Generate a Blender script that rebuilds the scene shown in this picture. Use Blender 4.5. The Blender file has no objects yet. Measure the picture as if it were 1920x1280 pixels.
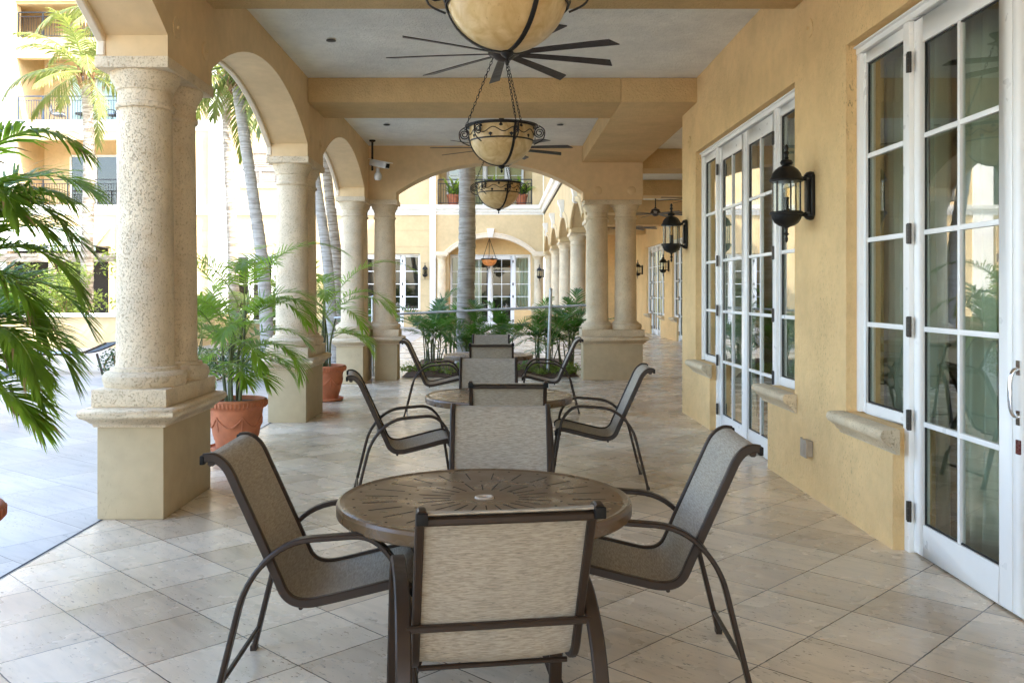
import bpy, bmesh, math, random
from mathutils import Vector, Matrix, Quaternion
R = math.radians
PI = math.pi
scene = bpy.context.scene
COL = scene.collection
rnd = random.Random(7)

# ------------------------------------------------------------------ mesh builder
class MB:
    def __init__(s):
        s.v = []; s.f = []; s.m = []
    def add(s, vs, fs, mi=0):
        o = len(s.v); s.v.extend([tuple(p) for p in vs])
        for f in fs:
            s.f.append(tuple(o + i for i in f)); s.m.append(mi)
    def quad(s, a, b, c, d, mi=0): s.add([a, b, c, d], [(0, 1, 2, 3)], mi)
    def box(s, x0, x1, y0, y1, z0, z1, mi=0):
        if x0 > x1: x0, x1 = x1, x0
        if y0 > y1: y0, y1 = y1, y0
        if z0 > z1: z0, z1 = z1, z0
        s.add([(x0,y0,z0),(x1,y0,z0),(x1,y1,z0),(x0,y1,z0),(x0,y0,z1),(x1,y0,z1),(x1,y1,z1),(x0,y1,z1)],
              [(3,2,1,0),(4,5,6,7),(0,1,5,4),(1,2,6,5),(2,3,7,6),(3,0,4,7)], mi)
    def lathe(s, prof, n=24, c=(0,0,0), lobes=0, lamp=0.0, mi=0):
        vs = []; fs = []
        for (r, z) in prof:
            for k in range(n):
                a = 2*PI*k/n
                rr = r*(1 - lamp*(1-abs(math.cos(lobes*a/2)))) if lobes else r
                vs.append((c[0]+rr*math.cos(a), c[1]+rr*math.sin(a), c[2]+z))
        for i in range(len(prof)-1):
            for k in range(n):
                k2 = (k+1) % n
                fs.append((i*n+k, i*n+k2, (i+1)*n+k2, (i+1)*n+k))
        if prof[0][0] > 1e-5: fs.append(tuple(range(n-1, -1, -1)))
        if prof[-1][0] > 1e-5: fs.append(tuple((len(prof)-1)*n+k for k in range(n)))
        s.add(vs, fs, mi)
    def sweep(s, pts, prof, ref=None, closed=False, scl=None, mi=0, caps=True):
        pts = [Vector(p) for p in pts]; n = len(pts); m = len(prof)
        vs = []; prevn = None
        for i, p in enumerate(pts):
            if closed: t = pts[(i+1) % n] - pts[i-1]
            else: t = pts[min(i+1, n-1)] - pts[max(i-1, 0)]
            if t.length < 1e-9: t = Vector((0,0,1))
            t.normalize()
            if ref is not None: nn = Vector(ref)
            elif prevn is not None: nn = prevn
            else: nn = Vector((0,0,1)) if abs(t.z) < .9 else Vector((1,0,0))
            nn = nn - nn.dot(t)*t
            if nn.length < 1e-6: nn = Vector((1,0,0)) - t.x*t
            nn.normalize(); prevn = nn
            b = t.cross(nn)
            k = scl[i] if scl else 1.0
            for (a, c) in prof: vs.append(p + nn*(a*k) + b*(c*k))
        fs = []
        for i in range(n if closed else n-1):
            j = (i+1) % n
            for q in range(m):
                q2 = (q+1) % m
                fs.append((i*m+q, i*m+q2, j*m+q2, j*m+q))
        if not closed and caps:
            fs.append(tuple(range(m-1, -1, -1))); fs.append(tuple((n-1)*m+q for q in range(m)))
        s.add(vs, fs, mi)
    def tube(s, pts, r, n=8, closed=False, scl=None, mi=0):
        s.sweep(pts, [(r*math.cos(2*PI*k/n), r*math.sin(2*PI*k/n)) for k in range(n)], None, closed, scl, mi)
    def build(s, name, mat, parent=None, M=None, smooth=True, bevel=0, clean=True, ang=38, loc=None):
        me = bpy.data.meshes.new(name)
        vs = s.v if M is None else [tuple(M @ Vector(p)) for p in s.v]
        if loc is not None: vs = [(p[0]-loc[0], p[1]-loc[1], p[2]-loc[2]) for p in vs]
        me.from_pydata(vs, [], s.f)
        mats = mat if isinstance(mat, (list, tuple)) else [mat]
        for q in mats: me.materials.append(q)
        if any(s.m): me.polygons.foreach_set('material_index', s.m)
        if clean or bevel:
            bm = bmesh.new(); bm.from_mesh(me)
            bmesh.ops.remove_doubles(bm, verts=bm.verts, dist=1e-5)
            bmesh.ops.recalc_face_normals(bm, faces=bm.faces)
            if bevel:
                es = [e for e in bm.edges if len(e.link_faces) == 2 and e.calc_face_angle(0) > R(40)]
                bmesh.ops.bevel(bm, geom=es, offset=bevel, segments=2, profile=.6, affect='EDGES', clamp_overlap=True)
            bm.to_mesh(me); bm.free()
        if smooth:
            me.polygons.foreach_set('use_smooth', [True]*len(me.polygons))
            me.set_sharp_from_angle(angle=R(ang))
        me.update()
        o = bpy.data.objects.new(name, me); COL.objects.link(o)
        if loc is not None: o.location = loc
        if parent is not None: o.parent = parent
        return o

def thing(name, label, cat, loc=(0,0,0), rz=0, group=None):
    o = bpy.data.objects.new(name, None); COL.objects.link(o)
    o.empty_display_size = .2
    o.location = loc; o.rotation_euler = (0,0,rz)
    o['label'] = label; o['category'] = cat
    if group: o['group'] = group
    return o
def tag(o, label, cat, group=None):
    o['label'] = label; o['category'] = cat
    if group: o['group'] = group
    return o
def struct(o): o['kind'] = 'structure'; return o
def dup(root, loc, rz=0, label=None, group=None, scale=None):
    r = root.copy(); COL.objects.link(r); r.location = loc; r.rotation_euler = (0,0,rz)
    if scale: r.scale = (scale,)*3
    if label: r['label'] = label
    if group: r['group'] = group
    for ch in list(root.children):
        c = ch.copy(); COL.objects.link(c); c.parent = r
        for g in list(ch.children):
            d = g.copy(); COL.objects.link(d); d.parent = c
    return r

def catmull(pts, k=6):
    P = [Vector(p) for p in pts]; out = []
    for i in range(len(P)-1):
        p0 = P[max(i-1,0)]; p1 = P[i]; p2 = P[i+1]; p3 = P[min(i+2,len(P)-1)]
        for j in range(k):
            t = j/k
            out.append(.5*((2*p1)+(-p0+p2)*t+(2*p0-5*p1+4*p2-p3)*t*t+(-p0+3*p1-3*p2+p3)*t**3))
    out.append(P[-1]); return out
def fillet(pts, rad, k=6):
    P = [Vector(p) for p in pts]; out = [P[0]]
    for i in range(1, len(P)-1):
        a = P[i-1]-P[i]; b = P[i+1]-P[i]
        r = rad[i] if isinstance(rad, (list,tuple)) else rad
        r = min(r, a.length*.48, b.length*.48)
        A = P[i]+a.normalized()*r; B = P[i]+b.normalized()*r
        for j in range(k+1):
            t = j/k
            out.append((1-t)**2*A + 2*t*(1-t)*P[i] + t*t*B)
    out.append(P[-1]); return out
def rrect(w, h, c=.3):
    x, y = w/2, h/2; k = min(x, y)*c
    return [(x-k,-y),(x,-y+k),(x,y-k),(x-k,y),(-x+k,y),(-x,y-k),(-x,-y+k),(-x+k,-y)]

def arch_wall(mb, P, a, b, zp, zt, t0, t1, ops, n=22):
    st = [(a, zp)]
    for (s0, s1, zs, rise) in ops:
        if s0 > st[-1][0] or True: st.append((s0, zp))
        st.append((s0, zs))
        h = (s1-s0)/2; c = (s0+s1)/2; rad = (h*h+rise*rise)/(2*rise)
        for i in range(1, n):
            x = -h+2*h*i/n
            st.append((c+x, zs+rise-(rad-math.sqrt(rad*rad-x*x))))
        st.append((s1, zs)); st.append((s1, zp))
    st.append((b, zp))
    for (s, z), (s2, z2) in zip(st[:-1], st[1:]):
        if abs(s-s2) < 1e-7 and abs(z-z2) < 1e-7: continue
        mb.quad(P(s,t0,z), P(s,t1,z), P(s2,t1,z2), P(s2,t0,z2))
        if abs(s-s2) > 1e-7:
            mb.quad(P(s,t0,z), P(s2,t0,z2), P(s2,t0,zt), P(s,t0,zt))
            mb.quad(P(s,t1,z), P(s,t1,zt), P(s2,t1,zt), P(s2,t1,z2))
            mb.quad(P(s,t0,zt), P(s2,t0,zt), P(s2,t1,zt), P(s,t1,zt))
    for (s, z) in (st[0], st[-1]): mb.quad(P(s,t0,z), P(s,t1,z), P(s,t1,zt), P(s,t0,zt))
def arch_pts(s0, s1, zs, rise, n=22):
    h = (s1-s0)/2; c = (s0+s1)/2; rad = (h*h+rise*rise)/(2*rise)
    return [(c-h+2*h*i/n, zs+rise-(rad-math.sqrt(max(0,rad*rad-(-h+2*h*i/n)**2)))) for i in range(n+1)]
def cell_wall(mb, P, s0, s1, z0, z1, t0, t1, holes):
    ss = sorted({s0, s1} | {h[0] for h in holes} | {h[1] for h in holes})
    zs = sorted({z0, z1} | {h[2] for h in holes} | {h[3] for h in holes})
    ss = [s for s in ss if s0 <= s <= s1]; zs = [z for z in zs if z0 <= z <= z1]
    def full(i, j):
        if i < 0 or j < 0 or i >= len(ss)-1 or j >= len(zs)-1: return False
        cs = (ss[i]+ss[i+1])/2; cz = (zs[j]+zs[j+1])/2
        return not any(h[0] < cs < h[1] and h[2] < cz < h[3] for h in holes)
    for i in range(len(ss)-1):
        for j in range(len(zs)-1):
            if not full(i, j): continue
            a, b, c, d = ss[i], ss[i+1], zs[j], zs[j+1]
            mb.quad(P(a,t0,c), P(b,t0,c), P(b,t0,d), P(a,t0,d))
            mb.quad(P(a,t1,c), P(a,t1,d), P(b,t1,d), P(b,t1,c))
            if not full(i-1,j): mb.quad(P(a,t0,c), P(a,t0,d), P(a,t1,d), P(a,t1,c))
            if not full(i+1,j): mb.quad(P(b,t0,c), P(b,t1,c), P(b,t1,d), P(b,t0,d))
            if not full(i,j-1): mb.quad(P(a,t0,c), P(a,t1,c), P(b,t1,c), P(b,t0,c))
            if not full(i,j+1): mb.quad(P(a,t0,d), P(b,t0,d), P(b,t1,d), P(a,t1,d))

# ------------------------------------------------------------------ materials
class NT:
    def __init__(s, name):
        s.mat = bpy.data.materials.new(name); s.mat.use_nodes = True
        s.t = s.mat.node_tree; s.t.nodes.clear()
        s.out = s.n('ShaderNodeOutputMaterial')
    def n(s, typ, **kw):
        nd = s.t.nodes.new(typ)
        for k, v in kw.items():
            if k.startswith('i_'):
                key = k[2:]
                key = int(key) if key.isdigit() else key.replace('_', ' ')
                nd.inputs[key].default_value = v
            else: setattr(nd, k, v)
        return nd
    def l(s, a, b): s.t.links.new(a, b)
    def coord(s, rand=False):
        tc = s.n('ShaderNodeTexCoord')
        if not rand: return tc.outputs['Object']
        oi = s.n('ShaderNodeObjectInfo'); mu = s.n('ShaderNodeMath', operation='MULTIPLY', i_1=37.0)
        s.l(oi.outputs['Random'], mu.inputs[0])
        ad = s.n('ShaderNodeVectorMath', operation='ADD'); s.l(tc.outputs['Object'], ad.inputs[0]); s.l(mu.outputs[0], ad.inputs[1])
        return ad.outputs[0]
    def mapv(s, vec, scale=(1,1,1), rot=(0,0,0), loc=(0,0,0)):
        m = s.n('ShaderNodeMapping'); m.inputs['Scale'].default_value = scale; m.inputs['Rotation'].default_value = rot; m.inputs['Location'].default_value = loc
        s.l(vec, m.inputs['Vector']); return m.outputs[0]
    def noise(s, vec, scale, detail=4, rough=.55, dist=0):
        q = s.n('ShaderNodeTexNoise'); q.inputs['Scale'].default_value = scale; q.inputs['Detail'].default_value = detail
        q.inputs['Roughness'].default_value = rough; q.inputs['Distortion'].default_value = dist
        s.l(vec, q.inputs['Vector']); return q.outputs['Fac']
    def ramp(s, fac, stops):
        r = s.n('ShaderNodeValToRGB'); e = r.color_ramp.elements
        while len(e) < len(stops): e.new(.5)
        for k, (p, c) in enumerate(stops):
            e[k].position = p; e[k].color = (c, c, c, 1) if isinstance(c, (int, float)) else (*c, 1)
        s.l(fac, r.inputs[0]); return r.outputs[0]
    def mix(s, fac, a, b, mode='MIX'):
        m = s.n('ShaderNodeMix', data_type='RGBA', blend_type=mode)
        for val, key in ((fac, 0), (a, 6), (b, 7)):
            if hasattr(val, 'links'): s.l(val, m.inputs[key])
            elif key == 0: m.inputs[0].default_value = val
            else: m.inputs[key].default_value = (*val, 1)
        return m.outputs[2]
    def math(s, op, a, b=0.0, clamp=False):
        m = s.n('ShaderNodeMath', operation=op, use_clamp=clamp)
        for val, k in ((a, 0), (b, 1)):
            if hasattr(val, 'links'): s.l(val, m.inputs[k])
            else: m.inputs[k].default_value = val
        return m.outputs[0]
    def bump(s, h, strength=.3, dist=.01, prev=None):
        b = s.n('ShaderNodeBump'); b.inputs['Strength'].default_value = strength; b.inputs['Distance'].default_value = dist
        s.l(h, b.inputs['Height'])
        if prev is not None: s.l(prev, b.inputs['Normal'])
        return b.outputs[0]
    def principled(s, color, rough=.6, normal=None, metallic=0, spec=.5, **kw):
        p = s.n('ShaderNodeBsdfPrincipled')
        for val, key in ((color, 'Base Color'), (rough, 'Roughness'), (metallic, 'Metallic'), (spec, 'Specular IOR Level')):
            if hasattr(val, 'links'): s.l(val, p.inputs[key])
            elif key == 'Base Color': p.inputs[key].default_value = (*val, 1)
            else: p.inputs[key].default_value = val
        if normal is not None: s.l(normal, p.inputs['Normal'])
        for k, v in kw.items(): p.inputs[k.replace('_', ' ')].default_value = v
        s.l(p.outputs[0], s.out.inputs[0]); return p

def m_stucco(name, col, fine=110, amp=.35, grooves=False, dirt=.35, dist=.006, coarse=False):
    t = NT(name); c = t.coord()
    big = t.noise(c, 1.3, 4); sm = t.noise(c, 9, 3)
    k = t.ramp(big, [(.3, .89), (.7, 1.06)])
    k2 = t.ramp(sm, [(.3, .95), (.7, 1.04)])
    colr = t.mix(1, t.mix(1, tuple(col), k, 'MULTIPLY'), k2, 'MULTIPLY')
    # specks of grime in the pits, gathered in patches that run down the wall
    if dirt:
        patch = t.ramp(t.noise(t.mapv(c, (1,1,.35)), 2.3, 3), [(.52, 0), (.72, 1)])
        spk = t.ramp(t.noise(t.mapv(c, (1,1,.4)), 75, 2), [(.6, 0), (.68, 1)])
        colr = t.mix(t.math('MULTIPLY', t.math('MULTIPLY', patch, spk), dirt), colr, (col[0]*.3, col[1]*.27, col[2]*.25))
    if coarse:
        h = t.ramp(t.noise(c, 34, 3, .6, .8), [(.38, 0), (.55, .8), (.62, 1)])
    else:
        h = t.noise(t.mapv(c, (1,1,.55)), fine, 3, .6)
    nrm = t.bump(h, amp, dist)
    if grooves:
        sx = t.n('ShaderNodeSeparateXYZ'); t.l(c, sx.inputs[0])
        g = t.math('LESS_THAN', t.math('MODULO', t.math('ADD', sx.outputs[2], .04), .72), .035)
        nrm = t.bump(t.math('SUBTRACT', 1.0, g), 1, .03, nrm)
    t.principled(colr, .85, nrm, spec=.25)
    return t.mat

def m_coral(name, col):
    t = NT(name); c = t.coord(True)
    big = t.noise(c, 3, 4)
    colr = t.mix(1, tuple(col), t.ramp(big, [(.3, .82), (.7, 1.1)]), 'MULTIPLY')
    n1 = t.noise(t.mapv(c, (1,1,.8)), 78, 4, .65)
    pit = t.ramp(n1, [(.56, 0), (.66, 1)])
    n2 = t.noise(c, 105, 2, .6); pit2 = t.ramp(n2, [(.60, 0), (.7, .7)])
    pits = t.math('MAXIMUM', pit, pit2)
    colr = t.mix(t.math('MULTIPLY', pits, .56), colr, (col[0]*.42, col[1]*.36, col[2]*.28))
    colr = t.mix(t.ramp(t.noise(c, 7, 3), [(.55, 0), (.75, .35)]), colr, (col[0]*.85, col[1]*.7, col[2]*.5))
    nrm = t.bump(t.math('SUBTRACT', 1.0, pits), .7, .010)
    t.principled(colr, .85, nrm, spec=.2)
    return t.mat

def m_paving(name, tl, tw, rot, c1, c2, mort, rough=.3, bumps=.4, loc=(0,0,0), off=.37, mw=.0026):
    t = NT(name); c = t.coord()
    v = t.mapv(c, (1,1,1), (0,0,rot), loc)
    wob = t.n('ShaderNodeTexNoise'); wob.inputs['Scale'].default_value = 22; t.l(c, wob.inputs['Vector'])
    wsub = t.n('ShaderNodeVectorMath', operation='SUBTRACT'); t.l(wob.outputs['Color'], wsub.inputs[0]); wsub.inputs[1].default_value = (.5,.5,.5)
    wsc = t.n('ShaderNodeVectorMath', operation='SCALE'); t.l(wsub.outputs[0], wsc.inputs[0]); wsc.inputs['Scale'].default_value = .006
    vad = t.n('ShaderNodeVectorMath', operation='ADD'); t.l(v, vad.inputs[0]); t.l(wsc.outputs[0], vad.inputs[1]); v2 = vad.outputs[0]
    b = t.n('ShaderNodeTexBrick', offset=off, squash=1.0)
    b.inputs['Scale'].default_value = 1; b.inputs['Brick Width'].default_value = tl; b.inputs['Row Height'].default_value = tw
    b.inputs['Mortar Size'].default_value = mw; b.inputs['Mortar Smooth'].default_value = .2; b.inputs['Bias'].default_value = 0
    b.inputs['Color1'].default_value = (*c1, 1); b.inputs['Color2'].default_value = (*c2, 1); b.inputs['Mortar'].default_value = (*mort, 1)
    t.l(v2, b.inputs['Vector'])
    # travertine: soft bands along the stone plus clouds, and small filled holes
    # a random offset per tile breaks the bands at the joints
    rn = t.n('ShaderNodeVectorMath', operation='MULTIPLY'); t.l(b.outputs['Color'], rn.inputs[0]); rn.inputs[1].default_value = (90, 140, 40)
    va = t.n('ShaderNodeVectorMath', operation='ADD'); t.l(v, va.inputs[0]); t.l(rn.outputs[0], va.inputs[1])
    band = t.ramp(t.noise(t.mapv(va.outputs[0], (1.2, 9, 1)), 1.6, 5, .6, .5), [(.3, .86), (.5, 1.0), (.72, 1.08)])
    cloud = t.ramp(t.noise(c, 1.1, 4), [(.3, .84), (.7, 1.10)])
    col = t.mix(1, t.mix(1, b.outputs['Color'], band, 'MULTIPLY'), cloud, 'MULTIPLY')
    n3 = t.noise(t.mapv(va.outputs[0], (.6, 1.5, 1)), 42, 4, .7)
    reg = t.ramp(t.noise(va.outputs[0], 2.6, 3), [(.40, 0), (.56, 1)])
    holes = t.math('MULTIPLY', t.ramp(n3, [(.60, 0), (.66, 1)]), reg)
    col = t.mix(t.math('MULTIPLY', holes, .85), col, (c1[0]*.3, c1[1]*.26, c1[2]*.22))
    st = t.ramp(t.noise(c, 3.5, 5, .7), [(.55, 0), (.8, .22)])
    col = t.mix(st, col, (c1[0]*.6, c1[1]*.52, c1[2]*.42))
    rg = t.ramp(t.noise(c, 2.2, 4), [(.3, max(.05, rough-.05)), (.7, rough+.10)])
    h = t.math('SUBTRACT', t.math('SUBTRACT', 1.0, b.outputs['Fac']), t.math('MULTIPLY', holes, .6))
    nrm = t.bump(h, bumps, .004)
    nrm = t.bump(t.noise(c, 5, 3), .05, .01, nrm)
    t.principled(col, rg, nrm, spec=.5)
    return t.mat

def m_plain(name, col, rough=.5, metallic=0, spec=.5, var=.12, scale=8, bump=0, bscale=60, rand=True, **kw):
    t = NT(name); c = t.coord(rand)
    k = t.ramp(t.noise(c, scale, 4), [(.3, 1-var), (.7, 1+var)])
    colr = t.mix(1, tuple(col), k, 'MULTIPLY')
    rg = t.ramp(t.noise(c, scale*2.3, 3), [(.3, max(.03, rough-.08)), (.7, min(1, rough+.08))])
    nrm = t.bump(t.noise(c, bscale, 3), bump, .003) if bump else None
    t.principled(colr, rg, nrm, metallic, spec, **kw)
    return t.mat

def m_sling(name):
    t = NT(name); c = t.coord(True)
    # woven yarn: long flecks across the seat, fine weave on top
    f1 = t.noise(t.mapv(c, (300, 24, 300)), 1.0, 2, .6)
    f2 = t.noise(t.mapv(c, (380, 42, 380), loc=(3,7,1)), 1.0, 2, .6)
    col = t.mix(t.ramp(f1, [(.35, 0), (.62, 1)]), (.265,.225,.17), (.45,.395,.31))
    col = t.mix(t.ramp(f2, [(.60, 0), (.70, .6)]), col, (.065,.054,.042))
    col = t.mix(t.ramp(t.noise(c, 5, 3), [(.3, 0), (.7, .3)]), col, (.27,.26,.23))
    wv = t.n('ShaderNodeTexWave', wave_type='BANDS', bands_direction='Y'); wv.inputs['Scale'].default_value = 150; t.l(c, wv.inputs['Vector'])
    nrm = t.bump(wv.outputs['Fac'], .25, .001)
    nrm = t.bump(f1, .3, .001, nrm)
    t.principled(col, .62, nrm, spec=.3)
    return t.mat

def m_leaf(name, c1, c2, tr, trans=.4, rough=.42):
    t = NT(name); c = t.coord(True)
    oi = t.n('ShaderNodeObjectInfo')
    f = t.math('ADD', t.math('MULTIPLY', t.noise(c, 4.5, 3), 1.2), t.math('MULTIPLY', oi.outputs['Random'], .35))
    col = t.mix(t.ramp(f, [(.35, 0), (.95, 1)]), tuple(c1), tuple(c2))
    p = t.principled(col, rough, None, spec=.35)
    tl = t.n('ShaderNodeBsdfTranslucent'); tl.inputs[0].default_value = (*tr, 1)
    mx = t.n('ShaderNodeMixShader'); mx.inputs[0].default_value = trans
    t.l(p.outputs[0], mx.inputs[1]); t.l(tl.outputs[0], mx.inputs[2]); t.l(mx.outputs[0], t.out.inputs[0])
    return t.mat

def m_glass(name, tint=(.82,.88,.84), refl=1.9):
    t = NT(name)
    fr = t.n('ShaderNodeFresnel', i_IOR=1.52)
    gl = t.n('ShaderNodeBsdfGlossy'); gl.inputs['Roughness'].default_value = .004; gl.inputs[0].default_value = (1,1,1,1)
    tr = t.n('ShaderNodeBsdfTransparent'); tr.inputs[0].default_value = (*tint, 1)
    mx = t.n('ShaderNodeMixShader')
    ge = t.n('ShaderNodeNewGeometry')
    t.l(t.math('MULTIPLY', t.math('MULTIPLY', fr.outputs[0], refl, True), t.math('SUBTRACT', 1.0, ge.outputs['Backfacing'])), mx.inputs[0])
    t.l(tr.outputs[0], mx.inputs[1]); t.l(gl.outputs[0], mx.inputs[2]); t.l(mx.outputs[0], t.out.inputs[0])
    return t.mat

def m_trunk(name, c1, c2):
    t = NT(name); c = t.coord(True)
    ring = t.noise(t.mapv(c, (1.5,1.5,14)), 1.6, 4, .6, .6)
    col = t.mix(t.ramp(ring, [(.38, 0), (.58, 1)]), tuple(c1), tuple(c2))
    col = t.mix(t.ramp(t.noise(c, 5, 4), [(.55, 0), (.75, .6)]), col, (c1[0]*.5, c1[1]*.5, c1[2]*.45))
    nrm = t.bump(ring, .35, .015); nrm = t.bump(t.noise(t.mapv(c, (1,1,.2)), 60, 3), .3, .006, nrm)
    t.principled(col, .85, nrm, spec=.15)
    return t.mat

def m_alabaster(name):
    t = NT(name); c = t.coord(True)
    n1 = t.noise(c, 7, 5, .6, 1.2)
    col = t.mix(t.ramp(n1, [(.33, 0), (.66, 1)]), (.50,.32,.12), (.72,.55,.29))
    col = t.mix(t.ramp(t.noise(t.mapv(c, (1,1,.4)), 45, 3), [(.66, 0), (.74, .6)]), col, (.30,.16,.05))
    t.principled(col, .28, t.bump(n1, .05, .004), spec=.45)
    return t.mat

M = {}
M['wall'] = m_stucco('yellow_stucco', (.80,.56,.275), 44, 1.0, dirt=.7, dist=.018)
M['beam'] = m_stucco('shaded_beam_stucco', (.69,.485,.24), 60, .8, dirt=.15, dist=.009, coarse=True)  # wall yellow darkened, the beams' shade put into the colour
M['arch'] = m_stucco('arch_stucco', (.71,.52,.295), 95, .2, dirt=.12, dist=.004)
M['ceil'] = m_stucco('ceiling_stucco', (.93,.91,.83), 60, .8, dirt=0, dist=.012, coarse=True)
M['ped'] = m_stucco('pedestal_paint', (.49,.385,.235), 90, .2, dirt=.25, dist=.003)
M['cream'] = m_stucco('cream_stucco', (.62,.47,.26), 60, .2, dirt=.05)
M['cream_groove'] = m_stucco('cream_grooved_stucco', (.62,.47,.26), 60, .2, dirt=.05, grooves=True)
M['white_and_sunlit_stucco'] = m_stucco('white_and_sunlit_stucco', (.80,.77,.70), 60, .2, dirt=.05)  # white trim; on the facade strips it stands in for sunlit cream
M['ochre'] = m_stucco('ochre_stucco', (.74,.58,.33), 60, .2, dirt=.05)
M['trim'] = m_stucco('cast_stone_trim', (.74,.62,.46), 70, .15, dirt=.1)
M['coral'] = m_coral('coral_stone', (.75,.61,.42))
M['coral_warm'] = m_coral('coral_stone_warm', (.74,.61,.42))
M['floor'] = m_paving('travertine_terrace', .456, .456, R(45), (.53,.425,.305), (.78,.665,.51), (.085,.06,.042), .24, .5, (.10,.18,0), 0.0, .0034)
M['court'] = m_paving('travertine_courtyard', .92, .61, R(38), (.36,.345,.32), (.46,.44,.41), (.10,.09,.08), .42, .4)
M['ground'] = m_plain('lawn', (.07,.10,.03), .9, var=.3, scale=.5, rand=False)
M['mulch'] = m_plain('mulch', (.10,.055,.03), .95, var=.5, scale=30, bump=1, bscale=45, rand=False)
M['soil'] = m_plain('soil', (.05,.032,.02), .95, var=.4, scale=30, bump=1, bscale=60)
M['joint'] = m_plain('joint_seal', (.015,.014,.013), .8)
M['white'] = m_plain('white_paint', (.90,.90,.88), .34, var=.03, scale=3)
M['seal'] = m_plain('black_seal', (.012,.012,.012), .5)
M['glass'] = m_glass('window_glass')
M['lamp_glass'] = m_glass('lantern_glass', (.93,.93,.90), .8)
M['bronze'] = m_plain('bronze_frame', (.030,.018,.011), .42, .0, .3, var=.1, scale=12)
M['bronze_top'] = m_plain('bronze_tabletop', (.13,.082,.042), .30, .0, .5, var=.05, scale=3)
M['slot'] = m_plain('table_slot_shade', (.012,.009,.007), .8)  # near-black, paints in the darkness of the table's openings
M['bushing'] = m_plain('bushing', (.50,.42,.33), .4)
M['sling'] = m_sling('woven_sling')
M['cap'] = m_plain('black_plastic', (.008,.0075,.007), .6, spec=.2)
M['iron'] = m_plain('dark_iron', (.014,.011,.010), .42, .1, .4, var=.25, scale=20)
M['fan'] = m_plain('fan_bronze', (.030,.020,.015), .36, .2, .5, var=.2, scale=6)
M['lantern'] = m_plain('lantern_black', (.008,.0075,.007), .42, .0, .35, var=.3, scale=15)
M['bowl'] = m_alabaster('amber_alabaster')
M['amber'] = m_plain('amber_glass', (.62,.22,.05), .3, var=.25, scale=9)
M['bulb'] = m_glass('bulb_glass', (1,.93,.75), .9)
M['ivory'] = m_plain('ivory_tube', (.62,.55,.40), .5)
M['filament'] = m_plain('filament', (.8,.6,.25), .4)
M['steel'] = m_plain('galvanised_steel', (.42,.44,.45), .38, .6, .5, var=.15, scale=14)
M['chrome'] = m_plain('chrome', (.75,.76,.77), .12, 1.0)
M['brass'] = m_plain('aged_hinge', (.05,.042,.035), .4, .5)
M['lockred'] = m_plain('lock_case', (.10,.02,.018), .35)
M['terra'] = m_plain('terracotta', (.46,.15,.065), .8, var=.22, scale=7, bump=.3, bscale=50)
M['stem'] = m_plain('palm_cane', (.085,.095,.035), .6, var=.6, scale=12)
M['rachis'] = m_plain('frond_stalk', (.22,.27,.06), .5, var=.2)
M['leaf'] = m_leaf('palm_leaf', (.05,.115,.013), (.15,.25,.03), (.36,.52,.05), .5)
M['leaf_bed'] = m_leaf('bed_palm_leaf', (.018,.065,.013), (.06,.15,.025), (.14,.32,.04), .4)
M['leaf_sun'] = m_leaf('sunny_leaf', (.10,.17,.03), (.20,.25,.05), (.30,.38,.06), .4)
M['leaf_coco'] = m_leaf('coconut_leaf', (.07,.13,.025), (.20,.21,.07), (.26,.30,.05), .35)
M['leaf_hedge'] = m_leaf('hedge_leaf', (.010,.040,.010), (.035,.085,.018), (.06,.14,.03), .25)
M['leaf_dead'] = m_leaf('dry_leaf', (.30,.20,.10), (.42,.30,.16), (.30,.2,.08), .2)
M['trunk'] = m_trunk('palm_bark', (.27,.245,.21), (.42,.39,.345))
M['trunk_warm'] = m_trunk('palm_bark_warm', (.22,.17,.12), (.46,.40,.33))
M['fibre'] = m_plain('palm_fibre', (.22,.12,.05), .9, var=.4, scale=14, bump=.8, bscale=30)
M['rail'] = m_plain('railing_black', (.014,.014,.015), .45)
M['rail_blue'] = m_plain('railing_slate', (.035,.055,.085), .45)
M['room'] = m_plain('room_paint', (.58,.50,.37), .9, var=.05, rand=False)
M['carpet'] = m_plain('room_floor', (.14,.10,.07), .7, rand=False)
M['darkroom'] = m_plain('room_shade', (.035,.028,.022), .9, rand=False)  # near-black colour stands in for the unlit depth of rooms
M['wood'] = m_plain('dark_wood', (.06,.03,.015), .35)
M['plastic'] = m_plain('camera_plastic', (.62,.61,.58), .4, var=.05)
M['box_grey'] = m_plain('outlet_cover', (.38,.32,.25), .5, var=.15)
M['blue_sling'] = m_plain('blue_sling', (.36,.46,.58), .7, var=.08)
M['grey_sling'] = m_plain('grey_sling', (.12,.125,.13), .7, var=.1)
M['pool_paint'] = m_plain('silver_frame', (.40,.41,.42), .4, .4)
def m_stripe():
    t = NT('striped_canvas'); c = t.coord()
    sx = t.n('ShaderNodeSeparateXYZ'); t.l(c, sx.inputs[0])
    s = t.math('GREATER_THAN', t.math('MODULO', t.math('ADD', sx.outputs[0], 100.0), .42), .21)
    t.principled(t.mix(s, (.78,.77,.72), (.26,.33,.30)), .8)
    return t.mat
M['stripe'] = m_stripe()
def m_curtain():
    t = NT('sheer_curtain'); c = t.coord(True)
    p = t.principled(t.mix(t.ramp(t.noise(t.mapv(c, (8,8,.4)), 2, 3), [(.3, 0), (.7, 1)]), (.74,.72,.60), (.86,.84,.74)), .85, None, spec=.1)
    tl = t.n('ShaderNodeBsdfTranslucent'); tl.inputs[0].default_value = (.7,.66,.5,1)
    mx = t.n('ShaderNodeMixShader', i_0=.35); t.l(p.outputs[0], mx.inputs[1]); t.l(tl.outputs[0], mx.inputs[2]); t.l(mx.outputs[0], t.out.inputs[0])
    return t.mat
M['curtain'] = m_curtain()
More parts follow.
